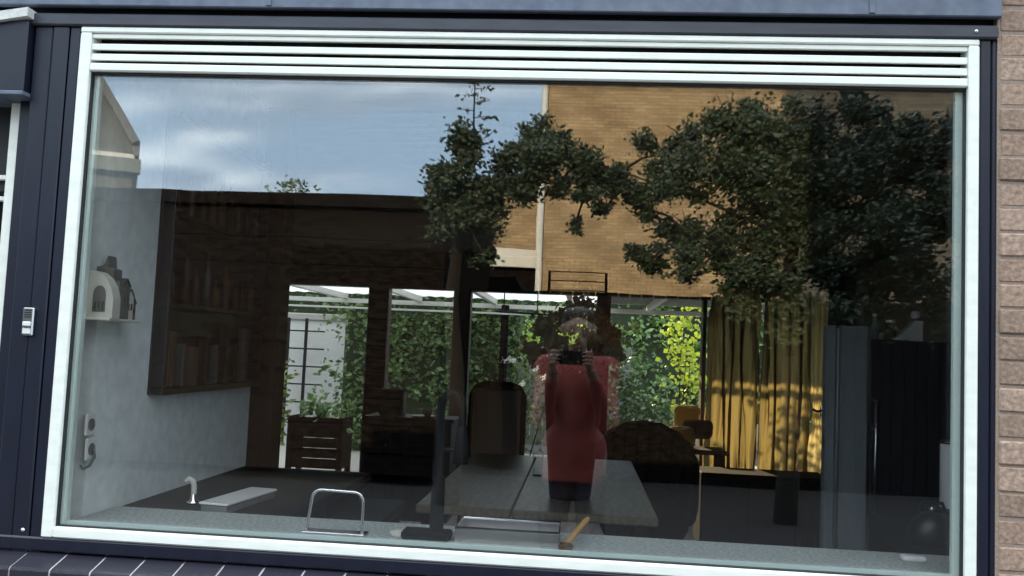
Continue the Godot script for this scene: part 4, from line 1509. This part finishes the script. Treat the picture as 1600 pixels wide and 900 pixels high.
# ---------------------------------------------------------------- what the glass mirrors
func across_the_street() -> void:
	# low black garage
	var g := thing("black_garage", "low flat roofed black timber garage mirrored below the cloudy sky", "garage", Vector3(-5.2, 0, 8.06))
	var st := begin()
	span(st, Vector3(-7.0, 0, 0.02), Vector3(3.75, 3.1, 5.0))
	obj("walls", st, mats["black_boards"], g)
	for k in 9:
		st = begin()
		span(st, Vector3(-7.0, 0.25 + k * 0.31, -0.005), Vector3(3.75, 0.555 + k * 0.31, 0.02), 0.004)
		obj("board", st, mats["black_boards"], g)
	st = begin()
	span(st, Vector3(-7.1, 3.1, -0.1), Vector3(3.85, 3.25, 5.1), 0.006)
	obj("roof_edge", st, mats["black_boards"], g)
	st = begin()
	tube(st, [Vector3(3.3, 3.25, 1.0), Vector3(3.3, 3.42, 1.0)], [0.025], 8)
	obj("vent_pipe", st, mats["black_plastic"], g)
	shrub("far_shrub", "leafy shrub top showing above the black garage roof", Vector3(-5.25, 0, 13.7), [[Vector3(0, 4.1, 0), Vector3(0.4, 0.25, 0.3), 300], [Vector3(0.15, 4.4, 0), Vector3(0.16, 0.1, 0.2), 40], [Vector3(-0.15, 4.38, 0), Vector3(0.12, 0.12, 0.2), 34]], leaf_mesh(0.1, 0.06), leaf_mat("street_leaf", Color.BLACK, 0.6), Color(0.06, 0.09, 0.03), Color(0.14, 0.17, 0.07), 130)
	# tall orange brick house
	var b := thing("orange_brick_house", "tall sunlit orange brick gable wall mirrored in the glass", "house", Vector3(-0.63, 0, 14.06))
	st = begin()
	span(st, Vector3(0, -0.2, 0), Vector3(11, 9.0, 9.0))
	obj("brick_walls", st, mats["orange_brickwork"], b)
	st = begin()
	span(st, Vector3(-0.1, 9.0, -0.1), Vector3(11.1, 9.2, 9.1), 0.01)
	obj("roof_edge", st, mats["white_render"], b)
	st = begin()
	tube(st, [Vector3(-0.035, 0.0, -0.05), Vector3(-0.035, 9.0, -0.05)], [0.06], 10)
	obj("downpipe", st, mats["white_render"], b)
	var l := thing("brick_annex", "lower orange brick annex with a white fascia beside the downpipe", "annex", Vector3(-0.68, 0, 14.4))
	st = begin()
	span(st, Vector3(-1.5, 3.42, 0), Vector3(-0.01, 4.5, 1.6))
	obj("brick_walls", st, mats["orange_brickwork"], l)
	st = begin()
	span(st, Vector3(-1.52, 3.06, -0.08), Vector3(-0.01, 3.42, 1.5), 0.01)
	obj("fascia", st, mats["white_render"], l)
	st = begin()
	span(st, Vector3(-1.5, -0.2, 0.1), Vector3(-0.01, 3.06, 1.4))
	obj("garage_door", st, mats["black_boards"], l)
	# gabled house at the far left
	var h := thing("gabled_house", "grey gabled house with grey verge at the glass corner", "house", Vector3(-11.75, 0, 20.06), deg_to_rad(-28.0))
	st = begin()
	prism(st, PackedVector2Array([Vector2(-5.7, 0), Vector2(0, 0), Vector2(0, 6.5), Vector2(-2.85, 10.97), Vector2(-5.7, 6.5)]), Basis.IDENTITY, Vector3(0, 0, 4.0), 8.0)
	obj("walls", st, mats["tan_render"], h)
	for s: float in [-1.0, 1.0]:
		st = begin()
		box(st, Vector3(-2.85 + s * 1.44, 8.80, 3.9), Vector3(5.4, 0.2, 8.5), 0.01, Basis(Vector3(0, 0, 1), -s * atan2(4.47, 2.85)))
		obj("roof_slope", st, mats["grey_roof"], h)
		st = begin()
		span(st, Vector3(-2.85 + s * 2.93 - 0.09, 6.16, -0.2), Vector3(-2.85 + s * 2.93 + 0.07, 6.6, 8.1), 0.02)
		obj("gutter", st, mats["grey_roof"], h)
	st = begin()
	span(st, Vector3(-5.8, 6.05, -0.3), Vector3(0.04, 6.17, 0.0), 0.01)
	obj("white_band", st, mats["white_render"], h)
	st = begin()
	span(st, Vector3(-5.9, 5.68, -0.34), Vector3(0.2, 6.05, 0.0), 0.01)
	obj("grey_band", st, mats["dull_grey"], h)
	# dark hedge and pergola rails in front of the brick
	var bf := thing("black_fence", "tall black stained board fence mirrored below the orange brick wall", "fence", Vector3(-1.3, 0, 9.4))
	for k in 60:
		st = begin()
		span(st, Vector3(k * 0.15, -0.1, 0), Vector3(k * 0.15 + 0.142, 2.3 + rng.randf_range(-0.006, 0.006), 0.022), 0.003)
		obj("board", st, mats["black_boards"], bf)
	st = begin()
	span(st, Vector3(0, -0.1, 0.0225), Vector3(9.0, 2.25, 0.034))
	obj("backing", st, mats["black_boards"], bf)
	for y in [0.4, 1.9]:
		st = begin()
		span(st, Vector3(0, y, 0.0345), Vector3(9.0, y + 0.09, 0.07), 0.004)
		obj("rail", st, mats["black_boards"], bf)
	var f := thing("rail_fence", "dark wooden rails crossing in front of the orange brick", "fence", Vector3(0.0, 0, 11.0))
	for k in 3:
		st = begin()
		span(st, Vector3(-0.32, 2.42 + k * 0.14, -0.01), Vector3(0.5, 2.436 + k * 0.14, 0.01), 0.004)
		obj("rail", st, mats["black_boards"], f)
	for x in [-0.34, 0.52]:
		st = begin()
		span(st, Vector3(x - 0.02, 0, 0.011), Vector3(x + 0.02, 2.72, 0.05), 0.006)
		obj("post", st, mats["black_boards"], f)

func street_trees() -> void:
	var lm := leaf_mat("street_leaf", Color.BLACK, 0.6)
	var left := [[-0.98, 3.52, 0.23], [-1.24, 3.13, 0.26], [-0.86, 3.15, 0.27], [-0.61, 3.60, 0.26], [-0.39, 3.81, 0.23], [-0.27, 3.50, 0.27], [-1.12, 2.83, 0.26], [-1.35, 3.34, 0.16], [-0.46, 3.19, 0.24], [-0.13, 3.30, 0.20], [-1.32, 2.83, 0.20], [-1.11, 2.56, 0.17], [-0.83, 2.44, 0.10], [-0.08, 3.68, 0.13], [0.09, 3.54, 0.16]]
	var arch := [[0.26, 3.48, 0.17], [0.47, 3.39, 0.16], [0.64, 3.29, 0.16], [0.20, 3.14, 0.16], [0.07, 2.9, 0.09], [0.38, 3.08, 0.1], [0.77, 3.22, 0.16], [0.36, 3.3, 0.15], [0.13, 3.35, 0.15], [0.55, 3.5, 0.12]]
	var right := [[0.98, 3.67, 0.24], [1.24, 3.85, 0.24], [1.57, 3.89, 0.27], [1.90, 3.83, 0.29], [2.22, 3.97, 0.29], [2.60, 4.04, 0.29], [2.92, 4.05, 0.26], [3.30, 3.93, 0.26], [3.62, 3.67, 0.26], [3.81, 3.35, 0.20], [1.06, 3.27, 0.27], [0.84, 3.09, 0.16], [1.45, 3.35, 0.34], [1.91, 3.29, 0.38], [2.36, 3.37, 0.39], [2.80, 3.38, 0.39], [3.31, 3.27, 0.39], [3.69, 2.95, 0.29], [1.27, 2.87, 0.24], [1.60, 2.75, 0.29], [2.05, 2.77, 0.36], [2.56, 2.78, 0.39], [3.07, 2.74, 0.39], [3.51, 2.56, 0.29], [0.89, 2.50, 0.18], [1.22, 2.47, 0.23], [0.69, 2.58, 0.10], [2.06, 2.37, 0.33], [2.69, 2.40, 0.33]]
	for q in [[4.1, 3.9, 0.4], [4.2, 3.3, 0.4], [4.1, 2.7, 0.4], [3.6, 2.2, 0.38], [3.0, 2.15, 0.38], [2.4, 2.05, 0.36], [1.75, 2.2, 0.3], [3.5, 3.75, 0.34], [3.0, 3.75, 0.34], [2.5, 3.7, 0.34], [3.7, 3.1, 0.36], [2.7, 3.05, 0.36], [2.2, 3.05, 0.34], [1.75, 3.5, 0.3], [3.3, 2.5, 0.34], [4.5, 2.2, 0.4]]:
		right.append(q)
	for q in [[-1.05, 2.95, 0.24], [-0.95, 2.75, 0.2], [-0.65, 3.35, 0.22]]:
		left.append(q)
	tree("bushy_tree", "bushy dark tree with a bare leading shoot in front of the sky", Vector3(-1.15, 0, 7.06), left, 7000.0, lm, 200, true)
	tree("spreading_tree", "wide spreading dark tree mirrored before the orange brick wall", Vector3(2.3, 0, 7.06), arch + right, 6400.0, lm, 201, false)

func tree(called: String, label: String, at: Vector3, spots: Array, dens: float, lm: Material, seed_: int, leader: bool) -> void:
	var t := thing(called, label, "tree", at)
	var r := RandomNumberGenerator.new()
	r.seed = seed_
	var st := begin()
	tube(st, [Vector3(0, -0.25, 0), Vector3(0.05, 1.0, 0.03), Vector3(-0.04, 2.0, -0.03), Vector3(0.02, 2.8, 0)], [0.13, 0.1, 0.08, 0.06], 10)
	obj("trunk", st, mats["bark"], t)
	st = begin()
	var cl := []
	var leaf := leaf_mesh(0.072, 0.038)
	var nodes := [Vector3(0.02, 2.75, 0)]
	for s in spots:
		var c := Vector3(s[0] - at.x, s[1], r.randf_range(-0.45, 0.45))
		# each limb grows from the nearest wood already there
		var from: Vector3 = nodes[0]
		for q in nodes:
			if c.distance_to(q) + 0.25 * absf(q.x) < c.distance_to(from) + 0.25 * absf(from.x):
				from = q
		tube(st, [from, (from + c) * 0.5 + Vector3(0, 0.05, 0), c], [0.02, 0.014, 0.008], 6)
		nodes.append(c)
		for k in 5:
			var e := c + Vector3(r.randf_range(-1, 1), r.randf_range(-0.6, 1), r.randf_range(-1, 1)).normalized() * float(s[2]) * 1.15
			tube(st, [c, (c + e) * 0.5 + Vector3(0, 0.02, 0), e], [0.008, 0.005, 0.003], 4)
		# each spot is a cloud of smaller sprays, so the outline stays ragged
		for k in 7:
			var d := Vector3(r.randfn(), r.randfn(), r.randfn()).normalized() * float(s[2]) * r.randf_range(0.2, 1.05)
			var rr := float(s[2]) * r.randf_range(0.32, 0.62)
			cl.append([c + d, Vector3(rr, rr * 0.8, rr), int(dens * rr * rr * 1.6) + 5])
	if leader:
		tube(st, [Vector3(0.13, 3.4, 0), Vector3(0.1, 3.9, 0), Vector3(0.09, 4.45, 0)], [0.018, 0.012, 0.006], 6)
		for k in 11:
			var y := 3.65 + k * 0.078
			var sg := -1.0 if k % 2 else 1.0
			var ln := 0.2 - k * 0.008
			var e := Vector3(0.1 + sg * ln, y + 0.03, r.randf_range(-0.1, 0.1))
			tube(st, [Vector3(0.1, y, 0), e], [0.006, 0.003], 4)
			cl.append([e.lerp(Vector3(0.1, y, 0), 0.3), Vector3(0.09, 0.03, 0.05), 9])
	obj("branches", st, mats["bark"], t)
	foliage("crown", t, cl, leaf, lm, Color(0.012, 0.025, 0.01), Color(0.032, 0.055, 0.024), seed_ + 5)

# ---------------------------------------------------------------- the person with the phone, mirrored in the glass
func photographer() -> void:
	var o := thing("person", "person in a long sleeved red shirt holding up a phone, mirrored in the glass", "person", Vector3(0.18, 0, 2.8))
	var sk := []
	var torso := [
		[Vector3(0, 0.95, 0), Vector3(0, 1.12, 0.0), 0.108, 0.105], [Vector3(0, 1.12, 0), Vector3(0, 1.33, -0.01), 0.105, 0.12],
		[Vector3(-0.07, 0.95, 0), Vector3(0.07, 0.95, 0), 0.095, 0.095], [Vector3(-0.07, 1.32, 0), Vector3(0.07, 1.32, 0), 0.115, 0.115],
		[Vector3(-0.17, 1.4, 0), Vector3(0.17, 1.4, 0), 0.055, 0.055]]
	var neck := [[Vector3(0, 1.4, 0), Vector3(0, 1.53, -0.03), 0.058, 0.05]]
	var upper := [[Vector3(-0.165, 1.385, 0), Vector3(-0.175, 1.13, -0.18), 0.052, 0.042], [Vector3(0.165, 1.385, 0), Vector3(0.17, 1.13, -0.18), 0.052, 0.042]]
	var fore := [[Vector3(-0.175, 1.13, -0.18), Vector3(-0.125, 1.365, -0.365), 0.042, 0.027], [Vector3(0.17, 1.13, -0.18), Vector3(0.085, 1.365, -0.365), 0.042, 0.027]]
	var legs := [[Vector3(-0.09, 0.92, 0), Vector3(-0.105, 0.5, 0.01), 0.095, 0.062], [Vector3(-0.105, 0.5, 0.01), Vector3(-0.11, 0.09, 0.03), 0.058, 0.04], [Vector3(0.09, 0.92, 0), Vector3(0.105, 0.5, -0.01), 0.095, 0.062], [Vector3(0.105, 0.5, -0.01), Vector3(0.11, 0.09, 0.0), 0.058, 0.04]]
	var feet := [[Vector3(-0.11, 0.05, 0.05), Vector3(-0.12, 0.035, -0.13), 0.042, 0.034], [Vector3(0.11, 0.05, 0.02), Vector3(0.125, 0.035, -0.16), 0.042, 0.034]]
	sk = torso + neck + upper + fore + legs + feet
	var st := begin()
	nets(st, sk, 0.016, 0.014)
	# head
	var hc := Vector3(0, 1.61, -0.05)
	var head := [[hc + Vector3(0, 0.03, 0.02), hc + Vector3(0, 0.03, 0.02), 0.088, 0.088], [hc + Vector3(0, 0.02, -0.03), hc + Vector3(0, -0.06, -0.045), 0.066, 0.045], [hc + Vector3(0, -0.085, -0.06), hc + Vector3(0, -0.085, -0.06), 0.03, 0.03], [hc + Vector3(-0.03, 0.0, -0.06), hc + Vector3(0.03, 0, -0.06), 0.035, 0.035], [hc + Vector3(0, 0.012, -0.094), hc + Vector3(0, -0.028, -0.112), 0.01, 0.015], [hc + Vector3(-0.02, -0.062, -0.092), hc + Vector3(0.02, -0.062, -0.092), 0.009, 0.009], [hc + Vector3(-0.035, 0.026, -0.082), hc + Vector3(0.035, 0.026, -0.082), 0.013, 0.013], [hc + Vector3(-0.086, 0.015, 0.005), hc + Vector3(-0.088, -0.03, 0.0), 0.016, 0.011], [hc + Vector3(0.086, 0.015, 0.005), hc + Vector3(0.088, -0.03, 0.0), 0.016, 0.011]]
	nets(st, head, 0.006, 0.008)
	# hands closing on the ends of the phone
	for s: float in [-1.0, 1.0]:
		var ex := -0.03 + s * 0.0775
		var wr := Vector3(-0.125 if s < 0 else 0.085, 1.365, -0.365)
		var pc := Vector3(ex + s * 0.02, 1.425, -0.455)
		var hand := [[wr, pc + Vector3(0, -0.018, 0.012), 0.026, 0.022], [pc + Vector3(0, -0.03, 0.0), pc + Vector3(s * 0.004, 0.03, -0.012), 0.019, 0.018]]
		for k in 4:
			var y := 1.43 + 0.0195 * k - 0.006
			var ln: float = [0.9, 1.0, 1.05, 0.95][k]
			var k0 := pc + Vector3(s * 0.008, y - pc.y, -0.018)
			var k1 := Vector3(ex + s * 0.02, y + 0.004, -0.508)
			var k2 := Vector3(ex + s * 0.004, y + 0.005, -0.524)
			var k3 := Vector3(ex - s * 0.016 * ln, y + 0.004, -0.5255)
			hand.append([k0, k1, 0.0095, 0.0085])
			hand.append([k1, k2, 0.0085, 0.0078])
			hand.append([k2, k3, 0.0078, 0.0065])
		hand.append([pc + Vector3(s * 0.002, -0.02, 0.006), Vector3(ex + s * 0.002, 1.43, -0.488), 0.013, 0.011])
		hand.append([Vector3(ex + s * 0.002, 1.43, -0.488), Vector3(ex - s * 0.024, 1.452, -0.497), 0.011, 0.008])
		nets(st, hand, 0.0035, 0.0022)
	obj("body", st, mats["skin"], o)
	# clothes
	var grow := func(bs: Array, by: float) -> Array:
		var out := []
		for b in bs:
			out.append([b[0], b[1], b[2] + by, b[3] + by])
		return out
	st = begin()
	var sleeves := [[upper[0][0], upper[0][1], 0.068, 0.058], [upper[1][0], upper[1][1], 0.068, 0.058], [fore[0][0], fore[0][1].lerp(fore[0][0], 0.15), 0.058, 0.04], [fore[1][0], fore[1][1].lerp(fore[1][0], 0.15), 0.058, 0.04]]
	nets(st, grow.call(torso, 0.014) + sleeves + [[Vector3(-0.06, 0.98, 0), Vector3(-0.075, 0.74, 0), 0.105, 0.118], [Vector3(0.06, 0.98, 0), Vector3(0.075, 0.74, 0), 0.105, 0.118]], 0.014, 0.014, 0.775, 1.5)
	obj("shirt", st, mats["red_cotton"], o)
	st = begin()
	nets(st, grow.call(legs, 0.014) + [[Vector3(-0.07, 0.94, 0), Vector3(0.07, 0.94, 0), 0.103, 0.103]], 0.016, 0.012, 0.06, 0.82)
	obj("trousers", st, mats["dark_denim"], o)
	for s in 2:
		st = begin()
		var f: Array = feet[s]
		nets(st, [[f[0], f[1], f[2] + 0.008, f[3] + 0.008]], 0.012, 0.004, 0.0, 0.2)
		obj("shoe", st, mats["black_plastic"], o)
	st = begin()
	nets(st, [[hc + Vector3(0, 0.045, 0.03), hc + Vector3(0, 0.045, 0.03), 0.094, 0.094], [hc + Vector3(-0.05, 0.09, -0.035), hc + Vector3(0.05, 0.09, -0.035), 0.036, 0.036], [hc + Vector3(0, -0.02, 0.06), hc + Vector3(0, -0.05, 0.055), 0.06, 0.045]], 0.007, 0.008)
	obj("hair", st, mats["dark_hair"], o)
	for s: float in [-1.0, 1.0]:
		st = begin()
		lathe(st, hc + Vector3(s * 0.032, 0.008, -0.0905), [[0.0, -0.008], [0.006, -0.005], [0.008, 0.0], [0.006, 0.005], [0.0, 0.008]], 10)
		obj("eye", st, mats["dark_hair"], o)
	var ph := thing("phone", "dark phone held sideways by the person in red", "phone", Vector3(0.15, 1.46, 2.2935))
	st = begin()
	box(st, Vector3.ZERO, Vector3(0.155, 0.075, 0.008), 0.003)
	obj("case", st, mats["black_plastic"], ph)
	st = begin()
	box(st, Vector3(0.0, 0, 0.0045), Vector3(0.146, 0.067, 0.001))
	obj("screen", st, mats["black_glass"], ph)
	st = begin()
	box(st, Vector3(0.0585, 0.0113, -0.0055), Vector3(0.026, 0.026, 0.003), 0.001)
	obj("lens", st, mats["black_glass"], ph)
